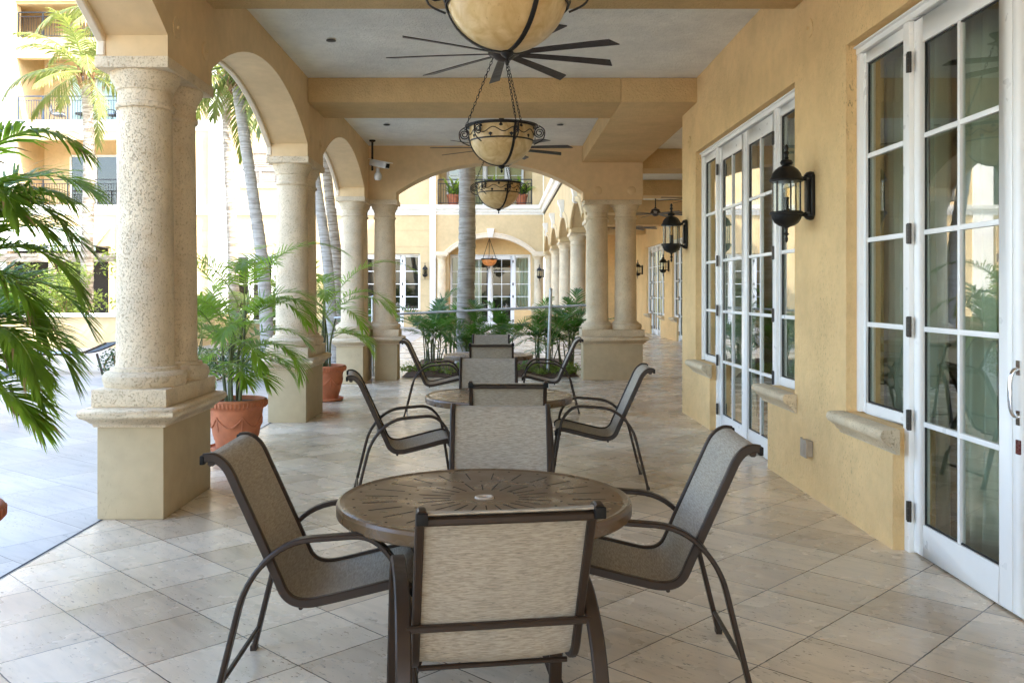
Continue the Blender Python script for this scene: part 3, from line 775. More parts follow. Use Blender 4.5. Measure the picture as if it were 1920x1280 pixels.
# ================================================================== PATIO CHAIRS
RAIL = catmull([(-.362,0,.942),(-.330,0,.945),(-.297,0,.928),(-.268,0,.893),(-.235,0,.822),(-.185,0,.712),(-.130,0,.590),(-.085,0,.488),(-.058,0,.430),(-.020,0,.400),(.035,0,.394),(.110,0,.408),(.230,0,.436),(.345,0,.463),(.392,0,.463),(.420,0,.440)], 4)
def make_chair(label, group):
    t = thing('patio_chair', label, 'chair', group=group)
    for s in (-1, 1):
        mb = MB(); mb.sweep([(p.x, s*.256, p.z) for p in RAIL], rrect(.026, .034, .35), (0,1,0)); mb.build('side_rail', M['bronze'], t)
        mb = MB(); p = RAIL[0]; mb.box(p.x-.012, p.x+.004, s*.256-.017, s*.256+.017, p.z-.024, p.z+.010); mb.build('end_cap', M['cap'], t, bevel=.004)
        mb = MB(); p = RAIL[-1]; mb.box(p.x-.010, p.x+.008, s*.256-.016, s*.256+.016, p.z-.022, p.z+.012); mb.build('end_cap', M['cap'], t, bevel=.004)
        pts = fillet([(-.312,s*.305,.012),(-.195,s*.298,.485),(-.045,s*.295,.640),(.275,s*.295,.662),(.372,s*.296,.555),(.392,s*.298,.43),(.455,s*.305,.012)], [0,.10,.11,.13,.10,.10,0], 6)
        mb = MB(); mb.sweep(pts, rrect(.048, .020, .5), (0,1,0)); 
        for (x, y) in ((-.313, .305), (.456, .305)): mb.box(x-.013, x+.013, s*y-.022, s*y+.022, 0, .022)
        mb.build('arm_frame', M['bronze'], t)
    # sling
    mb = MB(); nw = 10; pts = RAIL[1:-1]; top = []; bot = []
    for i, p in enumerate(pts):
        a = pts[max(i-1,0)]; b = pts[min(i+1,len(pts)-1)]; tg = (b-a).normalized(); nn = Vector((-tg.z, 0, tg.x))
        if nn.z < 0 and tg.x > 0: nn = -nn
        nn = Vector((tg.z*-1, 0, tg.x)); 
        f = i/(len(pts)-1); sag = .014*math.sin(PI*f)**.6
        for j in range(nw+1):
            y = -.246+.492*j/nw; d = -sag*(1-(2*j/nw-1)**2)
            top.append(p+nn*(d+.006)+Vector((0,y,0))); bot.append(p+nn*(d+.001)+Vector((0,y,0)))
    n = len(pts); m = nw+1; fs = []
    for i in range(n-1):
        for j in range(nw):
            fs.append((i*m+j, i*m+j+1, (i+1)*m+j+1, (i+1)*m+j)); o = n*m
            fs.append((o+i*m+j, o+(i+1)*m+j, o+(i+1)*m+j+1, o+i*m+j+1))
    o = n*m
    for j in range(nw):
        fs.append((j, o+j, o+j+1, j+1)); q = (n-1)*m; fs.append((q+j, q+j+1, o+q+j+1, o+q+j))
    for i in range(n-1):
        for j in (0, nw): fs.append((i*m+j, (i+1)*m+j, o+(i+1)*m+j, o+i*m+j))
    mb.add(top+bot, fs); mb.build('sling', M['sling'], t, ang=60)
    # crossbars
    for (x, z, w, h) in ((-.136, .545, .288, .022), (.0, .370, .244, .016), (.386, .432, .290, .020), (-.337, .922, .250, .026)):
        mb = MB(); mb.sweep([(x, -w, z), (x, w, z)], rrect(h, h, .5), (0,0,1)); mb.build('crossbar', M['bronze'], t)
    mb = MB(); mb.sweep([(-.292, -.302, .10), (-.292, .302, .10)], rrect(.018, .018, .5), (0,0,1)); mb.build('stretcher', M['bronze'], t)
    return t
G = 'patio chairs around the three tables'
chair_spots = [
 # x, y, yaw of the way it faces (deg), label
 (-.018, 2.93, 99, 'closest sling patio chair, its beige back and lower crossbar facing the viewer'),
 (-.757, 3.69, 1, 'sling patio chair at the left side of the nearest round table, facing right'),
 (.69, 3.89, 178, 'sling patio chair at the right side of the nearest round table, back catching grey light'),
 (.01, 4.60, -90, 'sling patio chair on the far side of the nearest round table, facing the viewer'),
 (.065, 6.53, 90, 'dark framed chair back standing in front of the middle round table'),
 (-.785, 6.92, 9, 'sling patio chair left of the middle round table, near the second pillar'),
 (.89, 7.52, 177, 'sling patio chair right of the middle round table, before the second door pair'),
 (-.095, 8.12, -90, 'sling patio chair on the far side of the middle round table, facing the viewer'),
 (-.086, 11.18, 90, 'dark framed chair back standing in front of the farthest round table'),
 (-.885, 11.65, 3, 'sling patio chair left of the farthest round table, against the palm bed'),
 (.735, 12.02, 178, 'sling patio chair right of the farthest round table, before the twin column pedestal'),
 (-.11, 12.75, -90, 'farthest patio chair, only its pale upper back showing behind the last table'),
]
ch0 = None
for (x, y, a, lb) in chair_spots:
    if ch0 is None:
        ch0 = make_chair(lb, G); ch0.location = (x, y, 0); ch0.rotation_euler = (0,0,R(a))
    else: dup(ch0, (x, y, 0), R(a), lb)

# ================================================================== TABLES
def make_table(label):
    t = thing('patio_table', label, 'table', group='round bronze patio tables')
    mb = MB()
    mb.lathe([(0,.688),(.56,.688),(.585,.655),(.606,.655),(.612,.662),(.613,.698),(.607,.710),(.597,.714),(.588,.711),(.578,.7085),(.570,.7085),(.05,.7085),(.045,.7085),(.045,.69)], 96)
    def slot(r0, r1, a, w=.0026):
        c, s = math.cos(a), math.sin(a); z = .7095
        P = []
        for zz in (z-.003, z):
            P += [(r0*c-w*s, r0*s+w*c, zz), (r0*c+w*s, r0*s-w*c, zz), (r1*c+w*s, r1*s-w*c, zz), (r1*c-w*s, r1*s+w*c, zz)]
        mb.add(P, [(4,5,6,7),(3,2,1,0),(0,1,5,4),(1,2,6,5),(2,3,7,6),(3,0,4,7)], 1)  # raised dark strip in place of a cut slot's shade
    def dot(r, a, q=.0055):
        c, s = r*math.cos(a), r*math.sin(a)
        mb.lathe([(0,.7065),(q,.7065),(q,.7095),(0,.7095)], 8, (c, s, 0), mi=1)
    for k in range(24):
        a = 2*PI*k/24+.06
        slot(.145, .285 if k % 2 else .255, a); slot(.365, .505, a+PI/24)
        dot(.325, a); dot(.545, a)
    mb.build('tabletop', [M['bronze_top'], M['slot']], t, ang=14)
    mb = MB(); mb.lathe([(.022,.700),(.022,.7125),(.026,.7145),(.037,.7145),(.041,.711),(.041,.700)], 28); mb.build('umbrella_ring', M['bushing'], t)
    mb = MB(); mb.lathe([(0,.698),(.0225,.698),(.0225,.701),(0,.701)], 20); mb.build('umbrella_hole_shade', M['slot'], t)  # dark disc, the shade inside the hole put into colour
    for k in range(4):
        a = PI/4+k*PI/2; c, s = math.cos(a), math.sin(a)
        pts = catmull([(.50,0,.672),(.42,0,.640),(.33,0,.50),(.30,0,.36),(.335,0,.2),(.43,0,.012)], 5)
        mb = MB(); mb.sweep([(p.x*c, p.x*s, p.z) for p in pts], rrect(.046, .024, .4), (-s,c,0))
        mb.lathe([(.022,0),(.024,.004),(.024,.016),(.014,.02)], 10, (.432*c,.432*s,0))
        mb.build('leg', M['bronze'], t)
    mb = MB(); mb.tube([(.305*math.cos(2*PI*k/40), .305*math.sin(2*PI*k/40), .34) for k in range(40)], .011, 8, True); mb.build('leg_ring', M['bronze'], t)
    return t
T1 = make_table('large round bronze table in the foreground with radial slots and pale centre ring'); T1.location = (-.06, 3.80, 0)
dup(T1, (0, 7.56, 0), R(9), 'round bronze table in the middle of the row, between the two other tables')
dup(T1, (-.14, 12.45, 0), R(31), 'farthest round bronze table in front of the palm bed')

# ================================================================== CEILING FANS
def make_fan(label, drop, start, group='long bladed ceiling fans'):
    t = thing('ceiling_fan', label, 'ceiling fan', group=group)   # origin at the ceiling
    mb = MB(); mb.lathe([(0,-.11),(.03,-.108),(.05,-.085),(.085,-.05),(.105,-.025),(.11,-.004),(.11,0)], 24); mb.build('canopy', M['fan'], t)
    mb = MB(); mb.lathe([(.016,-drop+.12),(.016,-.08)], 12); mb.lathe([(.016,-drop+.17),(.03,-drop+.16),(.03,-drop+.12),(.016,-drop+.11)], 16); mb.build('downrod', M['fan'], t)
    mb = MB(); mb.lathe([(0,-drop-.075),(.04,-drop-.07),(.075,-drop-.05),(.10,-drop-.02),(.135,-drop-.01),(.14,-drop+.02),(.13,-drop+.05),(.115,-drop+.06),(.11,-drop+.10),(.05,-drop+.13),(.02,-drop+.135)], 32); mb.build('motor', M['fan'], t)
    for k in range(9):
        a = R(90-start-40*k); mb = MB(); n = 10; vs = []
        for i in range(n+1):
            f = i/n; r = .10+.90*f; w = (.034+.018*f) if i else .028
            sk = .03 if i == n else 0
            pit = R(-12); z = -drop-.005-.012*f*f
            for (yy, off) in ((-w, -sk), (w, sk)):
                vs.append((r+off, yy*math.cos(pit), z+yy*math.sin(pit)+.005)); vs.append((r+off, yy*math.cos(pit), z+yy*math.sin(pit)-.004))
        fs = []
        for i in range(n):
            b = i*4; c = b+4
            fs += [(b,b+2,c+2,c),(b+1,c+1,c+3,b+3),(b,c,c+1,b+1),(b+2,b+3,c+3,c+2)]
        fs += [(0,1,3,2),(n*4,n*4+2,n*4+3,n*4+1)]
        mb.add(vs, fs); mb.build('blade', M['fan'], t, Matrix.Rotation(a,4,'Z'), smooth=False, bevel=.002)
    return t
CZ = 4.159
F1 = make_fan('nine bladed dark bronze ceiling fan right behind the nearest hanging bowl light', .52, -5); F1.location = (.045, 7.88, CZ)
dup(F1, (.04, 13.05, CZ), R(12), 'dark bronze ceiling fan with round canopy, behind the middle bowl light')
for (x, y, rz, lb) in ((4.15, 24.0, 5, 'dark ceiling fan on a long rod just right of the twin columns'),
                       (4.5, 20.0, 20, 'ceiling fan cut off by the wall corner, nearest in the right hand corridor'),
                       (4.15, 29.3, 33, 'farthest ceiling fan, a thin blade line above the corridor door')):
    dup(F1, (x, y, CZ), R(rz), lb)

# ================================================================== BOWL PENDANTS
def bowl_prof(rim, depth):
    return [(rim*math.sin(a), -depth*math.cos(a)) for a in [PI/2*k/14 for k in range(15)]]
def make_pendant(label, hang, rim=.325, depth=.325, group='hanging alabaster bowl lights', spin=0):
    t = thing('bowl_pendant', label, 'pendant light', group=group)    # origin at the ceiling
    z0 = -hang
    bp = [(r, z0+z) for r, z in bowl_prof(rim, depth)] + [(rim*1.0, z0+.055)]
    ins = [(max(0, r-.008), z+.008) for r, z in bp][::-1]; ins[-1] = (0, z0-depth+.008); ins[0] = (rim-.008, z0+.055)
    mb = MB(); mb.lathe(bp+ins, 48); b = mb.build('bowl', M['bowl'], t, ang=60)
    ring = lambda r, z, w, h: (lambda mb: mb.sweep([(r*math.cos(2*PI*k/64), r*math.sin(2*PI*k/64), z) for k in range(64)], rrect(w, h, .3), (0,0,1), True))
    mb = MB(); ring(rim+.012, z0+.06, .020, .016)(mb); ring(rim+.034, z0+.068, .010, .020)(mb); mb.build('top_ring', M['iron'], t)
    mb = MB(); zr = -.085; rr = rim*math.sqrt(1-(zr/depth)**2); ring(rr+.008, z0+zr, .014, .010)(mb); mb.build('lower_ring', M['iron'], t)
    # vine on the band
    mb = MB(); N = 160; pts = []
    for k in range(N):
        a = 2*PI*k/N; zz = -.012+.022*math.sin(a*10); r = (rim*math.sqrt(1-(min(zz,0)/depth)**2))+.010
        pts.append((r*math.cos(a), r*math.sin(a), z0+zz))
    mb.tube(pts, .0045, 6, True)
    for k in range(20):
        a = 2*PI*(k+.25)/20; s = 1 if k % 2 else -1; zz = -.012+.044*s; r = rim+.010
        if s < 0: r = rim*math.sqrt(1-(zz/depth)**2)+.010
        w = .022
        c, sn = math.cos(a), math.sin(a)
        P = [(r*c, r*sn, z0+zz+s*.024), (r*c-w*sn, r*sn+w*c, z0+zz-.006*s), ((r+.006)*c, (r+.006)*sn, z0+zz-.018*s), (r*c+w*sn, r*sn-w*c, z0+zz-.006*s), ((r+.010)*c, (r+.010)*sn, z0+zz)]
        mb.add(P, [(0,1,4),(1,2,4),(2,3,4),(3,0,4),(0,3,2,1)])
    mb.build('vine', M['iron'], t)
    for k in range(3):
        a = spin+R(-62)+k*2*PI/3; c, s = math.cos(a), math.sin(a)
        mb = MB(); pts = [((r+.010)*c, (r+.010)*s, z0+z) for r, z in bowl_prof(rim, depth)]
        pts = pts+[((rim+.030)*c, (rim+.030)*s, z0+.03), ((rim+.04)*c, (rim+.04)*s, z0+.075)]
        mb.sweep(pts, rrect(.026, .010, .4), (-s, c, 0)); mb.build('strap', M['iron'], t)
        # scroll bracket standing out from the rim
        mb = MB(); q = []
        for i in range(26):
            f = i/25; an = f*2.1*2*PI; ra = .055*(1-.75*f)
            q.append(((rim+.055+ra*math.cos(an+PI/2))*c, (rim+.055+ra*math.cos(an+PI/2))*s, z0-.005+ra*math.sin(an+PI/2)))
        mb.tube(q, .006, 6)
        q = catmull([((rim+.05)*c,(rim+.05)*s,z0+.066),((rim+.105)*c,(rim+.105)*s,z0+.02),((rim+.09)*c,(rim+.09)*s,z0-.07),((rim+.0)*c,(rim+.0)*s,z0-.12)], 5)
        mb.tube(q, .006, 6); mb.build('scroll', M['iron'], t)
        mr = Matrix.Rotation(PI/3, 4, 'Z'); mb.build('scroll', M['iron'], t, mr)
        # chain
        A = Vector(((rim+.035)*c, (rim+.035)*s, z0+.085)); Bp = Vector((.02*c, .02*s, -.075)); L = (A-Bp).length; n = int(L/.036); d = (Bp-A)/n
        mb = MB(); dn = d.normalized(); ref = Vector((-s, c, 0)); oth = dn.cross(ref)
        for i in range(n):
            ctr = A+d*(i+.5); nn = ref if i % 2 else oth
            mb.tube([ctr+dn*(.024*math.sin(2*PI*j/10))+nn*(.0105*math.cos(2*PI*j/10)) for j in range(10)], .0032, 4, True)
        mb.build('chain', M['iron'], t, clean=False)
    mb = MB(); mb.lathe([(0,z0-depth-.075),(.006,z0-depth-.07),(.014,z0-depth-.052),(.005,z0-depth-.04),(.012,z0-depth-.032),(.03,z0-depth-.02),(.036,z0-depth-.008),(.03,z0-depth+.004)], 16); mb.build('finial', M['iron'], t)
    mb = MB(); mb.lathe([(0,-.09),(.012,-.088),(.02,-.07),(.03,-.055),(.06,-.03),(.075,-.01),(.075,0)], 20); mb.build('canopy', M['iron'], t)
    return t
P1 = make_pendant('nearest hanging amber bowl light, cut off by the top edge of the photo', 1.0, spin=R(0)); P1.location = (.045, 4.78, CZ)
dup(P1, (.03, 9.1, CZ), R(-6), 'middle amber bowl light on three chains, its iron vine band fully in view')
dup(P1, (.0, 13.85, CZ), R(-4), 'farthest amber bowl light under the arcade ceiling, hanging in front of the balcony plants')
pf = thing('portal_pendant', 'small orange glass bowl light hanging in the far arched portal', 'pendant light', (-.42, 40.9, 3.98))
mb = MB(); bp = [(r, -.98+z) for r, z in bowl_prof(.34, .28)]; mb.lathe(bp+[(.34,-.93),(.32,-.93),(.0,-.95)], 24); mb.build('bowl', M['amber'], pf)
mb = MB(); mb.sweep([(.36*math.cos(2*PI*k/32), .36*math.sin(2*PI*k/32), -.94) for k in range(32)], rrect(.06,.03), (0,0,1), True)
mb.lathe([(0,-1.38),(.03,-1.32),(.012,-1.29),(.05,-1.26)], 10); mb.build('iron_ring', M['iron'], pf)
for k in range(3):
    a = 2*PI*k/3+.5; mb = MB(); mb.tube([(.35*math.cos(a), .35*math.sin(a), -.92), (0,0,.0)], .012, 6); mb.build('hanging_rod', M['iron'], pf)

# ================================================================== WALL LANTERNS (face -X; origin on the wall at lantern mid height)
def make_lantern(label, group='black wall lanterns'):
    t = thing('wall_lantern', label, 'wall lantern', group=group)
    ox = -.20; z0 = -.375
    mb = MB(); mb.box(-.030, -.001, -.062, .062, z0+.20, z0+.515)
    mb.lathe([(.0,z0+.17),(.03,z0+.178),(.05,z0+.20),(.05,z0+.22)], 12, (-.018,0,0)); mb.lathe([(.05,z0+.50),(.05,z0+.515),(.03,z0+.538),(0,z0+.545)], 12, (-.018,0,0))
    mb.box(-.055, -.0305, -.032, .032, z0+.235, z0+.48)
    mb.build('back_plate', M['lantern'], t, bevel=.006)
    mb = MB()
    for z in (z0+.218, z0+.487): mb.sweep([(-.05,0,z),(-.11,0,z+.006 if z > 0 else z-.006)], rrect(.03,.022), (0,0,1))
    mb.build('bracket', M['lantern'], t)
    mb = MB(); mb.lathe([(.104,z0+.462),(.126,z0+.466),(.130,z0+.478),(.122,z0+.490),(.116,z0+.495),(.108,z0+.525),(.088,z0+.555),(.06,z0+.577),(.03,z0+.586),(.018,z0+.590),(.040,z0+.594),(.050,z0+.610),(.040,z0+.628),(.018,z0+.633),(.014,z0+.640),(.018,z0+.648),(.012,z0+.655),(.014,z0+.672),(.024,z0+.684),(.015,z0+.694),(.011,z0+.70),(.016,z0+.722),(.010,z0+.742),(0,z0+.752)], 36, (ox,0,0), 6, .055)
    mb.build('roof', M['lantern'], t)
    mb = MB(); mb.lathe([(0,z0),(.009,z0+.008),(.013,z0+.03),(.008,z0+.048),(.010,z0+.056),(.022,z0+.064),(.012,z0+.076),(.009,z0+.09),(.014,z0+.112),(.03,z0+.120),(.06,z0+.130),(.090,z0+.152),(.110,z0+.185),(.116,z0+.210),(.128,z0+.216),(.130,z0+.226),(.122,z0+.236),(.104,z0+.238)], 36, (ox,0,0), 6, .055)
    mb.build('lower_bowl', M['lantern'], t)
    mb = MB()
    for k in range(6):
        a = 2*PI*k/6+PI/6; mb.tube([(ox+.102*math.cos(a), .102*math.sin(a), z0+.236), (ox+.102*math.cos(a), .102*math.sin(a), z0+.464)], .0065, 8)
    mb.build('cage_bars', M['lantern'], t)
    for k in range(6):
        mb = MB(); a0 = 2*PI*k/6-PI/6; vs = []
        for (rr) in (0, .003):
            for z in (z0+.238, z0+.463):
                for i in range(7):
                    a = a0+(PI/3)*i/6; q = .092+.016*math.sin(PI*i/6)+rr
                    vs.append((ox+q*math.cos(a), q*math.sin(a), z))
        fs = []
        for i in range(6): fs += [(i,i+1,7+i+1,7+i),(14+i,21+i,21+i+1,14+i+1)]
        mb.add(vs, fs); mb.build('glass_panel', M['lamp_glass'], t, clean=False)
    mb = MB(); mb.lathe([(.026,z0+.238),(.026,z0+.255),(.018,z0+.262),(.018,z0+.335),(.021,z0+.337),(.021,z0+.345),(.010,z0+.348)], 16, (ox,0,0)); mb.build('candle_socket', M['cap'], t)
    mb = MB(); mb.lathe([(.012,z0+.348),(.020,z0+.365),(.025,z0+.39),(.020,z0+.42),(.009,z0+.447),(0,z0+.455)], 16, (ox,0,0)); b = mb.build('bulb', M['bulb'], t)
    mb = MB(); mb.tube([(ox+.008*math.cos(i*1.4), .008*math.sin(i*1.4), z0+.352+i*.005) for i in range(17)], .0018, 5); mb.build('filament', M['filament'], b)
    return t
L0 = make_lantern('large black wall lantern with clear bulb on the pier between the two French door pairs'); L0.location = (WX, 6.93, 2.32)
dup(L0, (WX, 11.55, 2.32), 0, 'black wall lantern at the end corner of the yellow wall, past the second door pair')
dup(L0, (5.66, 30.1, 2.45), 0, 'small far wall lantern between two white doors in the corridor')
dup(L0, (5.66, 35.6, 2.45), 0, 'small far wall lantern half hidden behind the twin columns')
dup(L0, (-3.27, FY+.05, 2.48), R(90), 'tiny black lantern on the cream far wall beside the white drainpipe')
dup(L0, (1.98, 39.6, 2.40), 0, 'tiny black lantern tucked behind the right portal column, far away')

# ================================================================== SMALL FIXTURES
t = thing('security_camera', 'white security camera on a dark ceiling pole in the arch corner', 'camera', (-2.16, 15.5, CZ))
mb = MB(); mb.lathe([(.055,0),(.055,-.02),(.02,-.035)], 14); mb.tube([(0,0,-.02),(0,0,-.52)], .018, 10); mb.build('pole', M['iron'], t)
mb = MB(); mb.lathe([(.0,-.09),(.045,-.085),(.062,-.05),(.062,.0),(.045,.04),(.03,.06),(.03,.12)], 16, (.10,-.03,-.60)); mb.build('swivel_mount', M['plastic'], t)
rotm = Matrix.Translation((.13,-.06,-.42)) @ Matrix.Rotation(R(-38),4,'Z') @ Matrix.Rotation(R(13),4,'Y')
mb = MB(); mb.box(-.20,.20,-.055,.055,-.05,.05); mb.build('housing', M['plastic'], t, rotm, bevel=.02)
mb = MB(); mb.box(-.22,.25,-.07,.07,.052,.062); mb.build('sun_hood', M['white'], t, rotm, bevel=.004)
mb = MB(); mb.box(.2005,.206,-.04,.04,-.036,.036); mb.build('lens_window', M['cap'], t, rotm, bevel=.002)
def sprinkler(x, y, lb):
    t = thing('ceiling_sprinkler', lb, 'sprinkler', (x, y, CZ), group='ceiling sprinklers')
    mb = MB(); mb.lathe([(.045,0),(.045,-.006),(.02,-.012)], 16); mb.build('plate', M['ceil'], t)
    mb = MB(); mb.lathe([(.05,-.012),(.05,-.020),(.012,-.026),(0,-.028)], 12); mb.build('head', M['brass'], t)
sprinkler(-1.72, 9.3, 'sprinkler head in the near white ceiling bay, left of the fan')
sprinkler(-1.73, 14.0, 'sprinkler head in the far white ceiling bay, left of the bowl light chains')
sprinkler(.95, 14.0, 'sprinkler head in the far white ceiling bay, by the lit beam on the right')
t = thing('outlet_box', 'weathered metal outlet cover low on the yellow wall under the big lantern', 'outlet cover', (WX, 6.98, .37))
mb = MB(); mb.box(-.045, -.001, -.065, .065, -.062, .062); mb.build('box', M['box_grey'], t, bevel=.008)
mb = MB(); mb.box(-.060, -.046, -.072, .060, -.068, .068); mb.box(-.066,-.060,-.045,.04,-.045,.045); mb.lathe([(.01,-.07),(.01,.07)], 8, (-.045,.074,0)); mb.build('lid', M['box_grey'], t, bevel=.004)

# barrier of grey pipe in front of the bed
t = thing('pipe_barrier', 'galvanised pipe barrier with a sloping rail in front of the palm bed', 'barrier', (0,0,0))
for (x, y, h, dx) in ((.915, 16.95, 1.60, .06), (-2.36, 17.0, 1.46, .0)):
    mb = MB(); mb.tube([(x, y, 0), (x+dx, y, h)], .030, 12); mb.lathe([(.032,0),(.03,.02),(.015,.04),(0,.045)], 12, (x+dx, y, h)); mb.build('post', M['steel'], t)
mb = MB(); mb.tube([(-3.1, 17.06, 1.08), (-2.36, 17.05, 1.13), (.95, 17.0, 1.285), (2.0, 17.0, 1.335)], .022, 10); mb.build('rail', M['steel'], t)
# ================================================================== PLANTS
def frond_path(base, az, el, L, droop, n=14, pw=1.5, sway=0.0):
    p = Vector(base); pts = [p.copy()]; tg = []
    for i in range(n):
        s = (i+.5)/n; e = el-droop*s**pw; a = az+sway*s*s
        d = Vector((math.cos(e)*math.cos(a), math.cos(e)*math.sin(a), math.sin(e)))
        tg.append(d); p = p+d*(L/n); pts.append(p.copy())
    tg.append(tg[-1]); return pts, tg
def frond(mb, base, az, el, L, droop, nl, ll, rng, w=.016, fold=.45, start=.2, pw=1.5, sag=.5, rad=.008, sway=0.0, segs=3):
    pts, tg = frond_path(base, az, el, L, droop, 14, pw, sway)
    mb.tube(pts, rad, 5, scl=[1-.8*i/14 for i in range(15)], mi=1)
    for k in range(nl):
        s = start+(1-start)*(k+.5)/nl
        fi = s*14; i = min(13, int(fi)); P = pts[i].lerp(pts[i+1], fi-i); T = tg[i].lerp(tg[i+1], fi-i).normalized()
        S = T.cross(Vector((0,0,1)))
        if S.length < 1e-3: S = Vector((1,0,0))
        S.normalize(); U = S.cross(T)
        q = (s-start)/(1-start)
        ang = R(68-46*q)
        length = ll*(.45+.55*math.sin(PI*(.18+.72*q))**.8)*(1-.35*q*q)
        for sd in (-1, 1):
            if rng.random() < .04: continue
            dr = rng.random(); dry = 2 if dr < .012 else 0; dry2 = 2 if dr < .09 else 0
            l = length*rng.uniform(.86, 1.1); a = ang+rng.uniform(-.10,.10); fo = fold+rng.uniform(-.16,.16)
            d = (T*math.cos(a)+(S*sd*math.cos(fo)+U*math.sin(fo))*math.sin(a)).normalized()
            wv = (T-d*T.dot(d)); wv = wv.normalized() if wv.length > 1e-4 else S
            nrm = d.cross(wv)
            wv = (wv*math.cos(.35)+nrm*math.sin(.35)*sd)
            o = len(mb.v); cur = P.copy(); dd = d.copy(); st = l/segs
            prof = [.55, 1.0, .75, .0] if segs == 3 else [.7, 1.0, 0]
            mb.v.append(tuple(cur-wv*w*.5*prof[0])); mb.v.append(tuple(cur+wv*w*.5*prof[0]))
            for j in range(1, segs+1):
                dd = (dd+Vector((0,0,-1))*sag*(.16+.30*j/segs)*rng.uniform(.6,1.3)).normalized()
                cur = cur+dd*st
                if j < segs:
                    mb.v.append(tuple(cur-wv*w*.5*prof[j])); mb.v.append(tuple(cur+wv*w*.5*prof[j]))
                    b = o+2*(j-1); mb.f.append((b, b+1, b+3, b+2)); mb.m.append(dry if j > 1 else 0)
                else:
                    mb.v.append(tuple(cur)); b = o+2*(j-1); mb.f.append((b, b+1, b+4-2)); mb.m.append(dry2)
def pot(label, loc):
    t = thing('terracotta_pot', label, 'plant pot', loc, group='terracotta pots along the arcade')
    mb = MB()
    mb.lathe([(.0,.03),(.19,.03),(.195,.04),(.205,.10),(.215,.115),(.218,.14),(.225,.15),(.262,.40),(.264,.41),(.285,.425),(.300,.445),(.303,.49),(.295,.505),(.28,.51),(.262,.505),(.258,.46),(0,.45)], 48)
    mb.build('body', M['terra'], t, ang=50)
    mb = MB()
    for k in range(48):
        a = 2*PI*k/48; c, s = math.cos(a), math.sin(a)
        mb.sweep([(.286*c,.286*s,.428),(.305*c,.305*s,.448),(.306*c,.306*s,.488)], rrect(.018,.010,.5), (-s,c,0))
    mb.build('rim_fluting', M['terra'], t)
    # garlands in relief
    mb = MB()
    for k in range(6):
        a0 = 2*PI*k/6
        pts = []
        for i in range(13):
            f = i/12; a = a0+f*PI/3; z = .34-.10*math.sin(PI*f); r = .225+(.262-.225)*(z-.15)/.25+.004
            pts.append((r*math.cos(a), r*math.sin(a), z))
        mb.tube(pts, .009, 6, scl=[.7+.5*math.sin(PI*i/12)+.25*(i % 2) for i in range(13)])
        c, s = math.cos(a0), math.sin(a0)
        mb.tube([(.253*c,.253*s,.35),(.245*c,.245*s,.30),(.238*c,.238*s,.24),(.232*c,.232*s,.20)], .010, 6, scl=[1.2,.8,1,.3])
    mb.build('garland', M['terra'], t)
    mb = MB(); mb.lathe([(0,0),(.24,0),(.262,.012),(.268,.04),(.258,.045),(.245,.025),(0,.02)], 40); mb.build('saucer', M['terra'], t)
    mb = MB(); mb.lathe([(.0,.475),(.12,.478),(.2,.468),(.2575,.465),(.2575,.455)], 24); mb.build('soil', M['soil'], t)
    return t
def areca(label, loc, spec, seed, name='areca_palm', group=None, canes=5, cane_r=.016, leafmat='leaf', z0=.47, spread=.09, ch=(.35,.75), cat='palm', nl=34, ll=.40, w=.019):
    """spec: list of (az deg, el deg, length, droop deg, start height)"""
    rng = random.Random(seed)
    t = thing(name, label, cat, loc, group=group)
    cps = []
    for k in range(canes):
        a = rng.uniform(0, 2*PI); r = spread*rng.uniform(.2, 1)
        h = rng.uniform(*ch)
        bx, by = r*math.cos(a), r*math.sin(a)
        mb = MB(); q = [(bx, by, z0-.02), (bx*1.25+rng.uniform(-.02,.02), by*1.25+rng.uniform(-.02,.02), z0+h*.5), (bx*1.6+rng.uniform(-.05,.05), by*1.6+rng.uniform(-.05,.05), z0+h)]
        mb.tube(catmull(q, 5), cane_r, 8, scl=[1.15-.5*i/10+(.12 if i % 3 == 0 else 0) for i in range(11)]); mb.build('cane', M['stem'], t)
        cps.append((Vector(q[1]), Vector(q[2])))
    for i, (az, el, L, dr, hb) in enumerate(spec):
        q0, q1 = cps[i % canes]; base = q0.lerp(q1, max(0, min(1, hb)))
        mb = MB(); frond(mb, base, R(az), R(el), L, R(dr), nl, ll, rng, w=w, start=.30, fold=.42, sag=rng.uniform(.3,.75), rad=.0075, sway=rng.uniform(-.25,.25))
        mb.build('frond', [M[leafmat], M['rachis'], M['leaf_dead']], t, clean=False, smooth=False)
    return t
def rand_spec(rng, n, L0, L1, el0=20, el1=85, d0=35, d1=95):
    out = []
    for k in range(n):
        el = el0+(el1-el0)*((k*.618) % 1)
        out.append((k*137.5+rng.uniform(-20,20), el, rng.uniform(L0,L1), rng.uniform(d0,d1), rng.uniform(.1,1)))
    return out
rg = random.Random(3)
# --- foreground left palm
pot('terracotta pot at the left edge of the photo, almost wholly out of frame', (-2.775, 4.47, 0))
spec = [(2,74,1.45,112,1),(-12,60,1.15,108,.9),(12,44,1.05,110,.8),(-28,36,1.05,95,.7),(24,60,1.20,105,.9),(-40,60,1.25,110,.9),(4,22,.95,95,.6),(-18,14,.85,70,.6),(16,8,.8,60,.6),
        (60,60,1.4,90,.9),(100,50,1.4,90,.6),(150,60,1.4,80,.9),(190,50,1.4,90,.7),(230,60,1.4,80,.9),(280,55,1.3,100,.8),(-70,46,1.2,105,.7),(42,30,1.05,90,.7),(-6,6,.7,60,.5),(-52,15,1.0,85,.4),(32,14,.85,70,.6),(-90,25,1.0,90,.4),(-2,34,.95,120,.8),(-33,10,.8,60,.5),(12,66,1.1,130,.9),(-20,74,1.35,100,1),(5,14,.8,75,.5),(-60,70,1.4,95,1)]
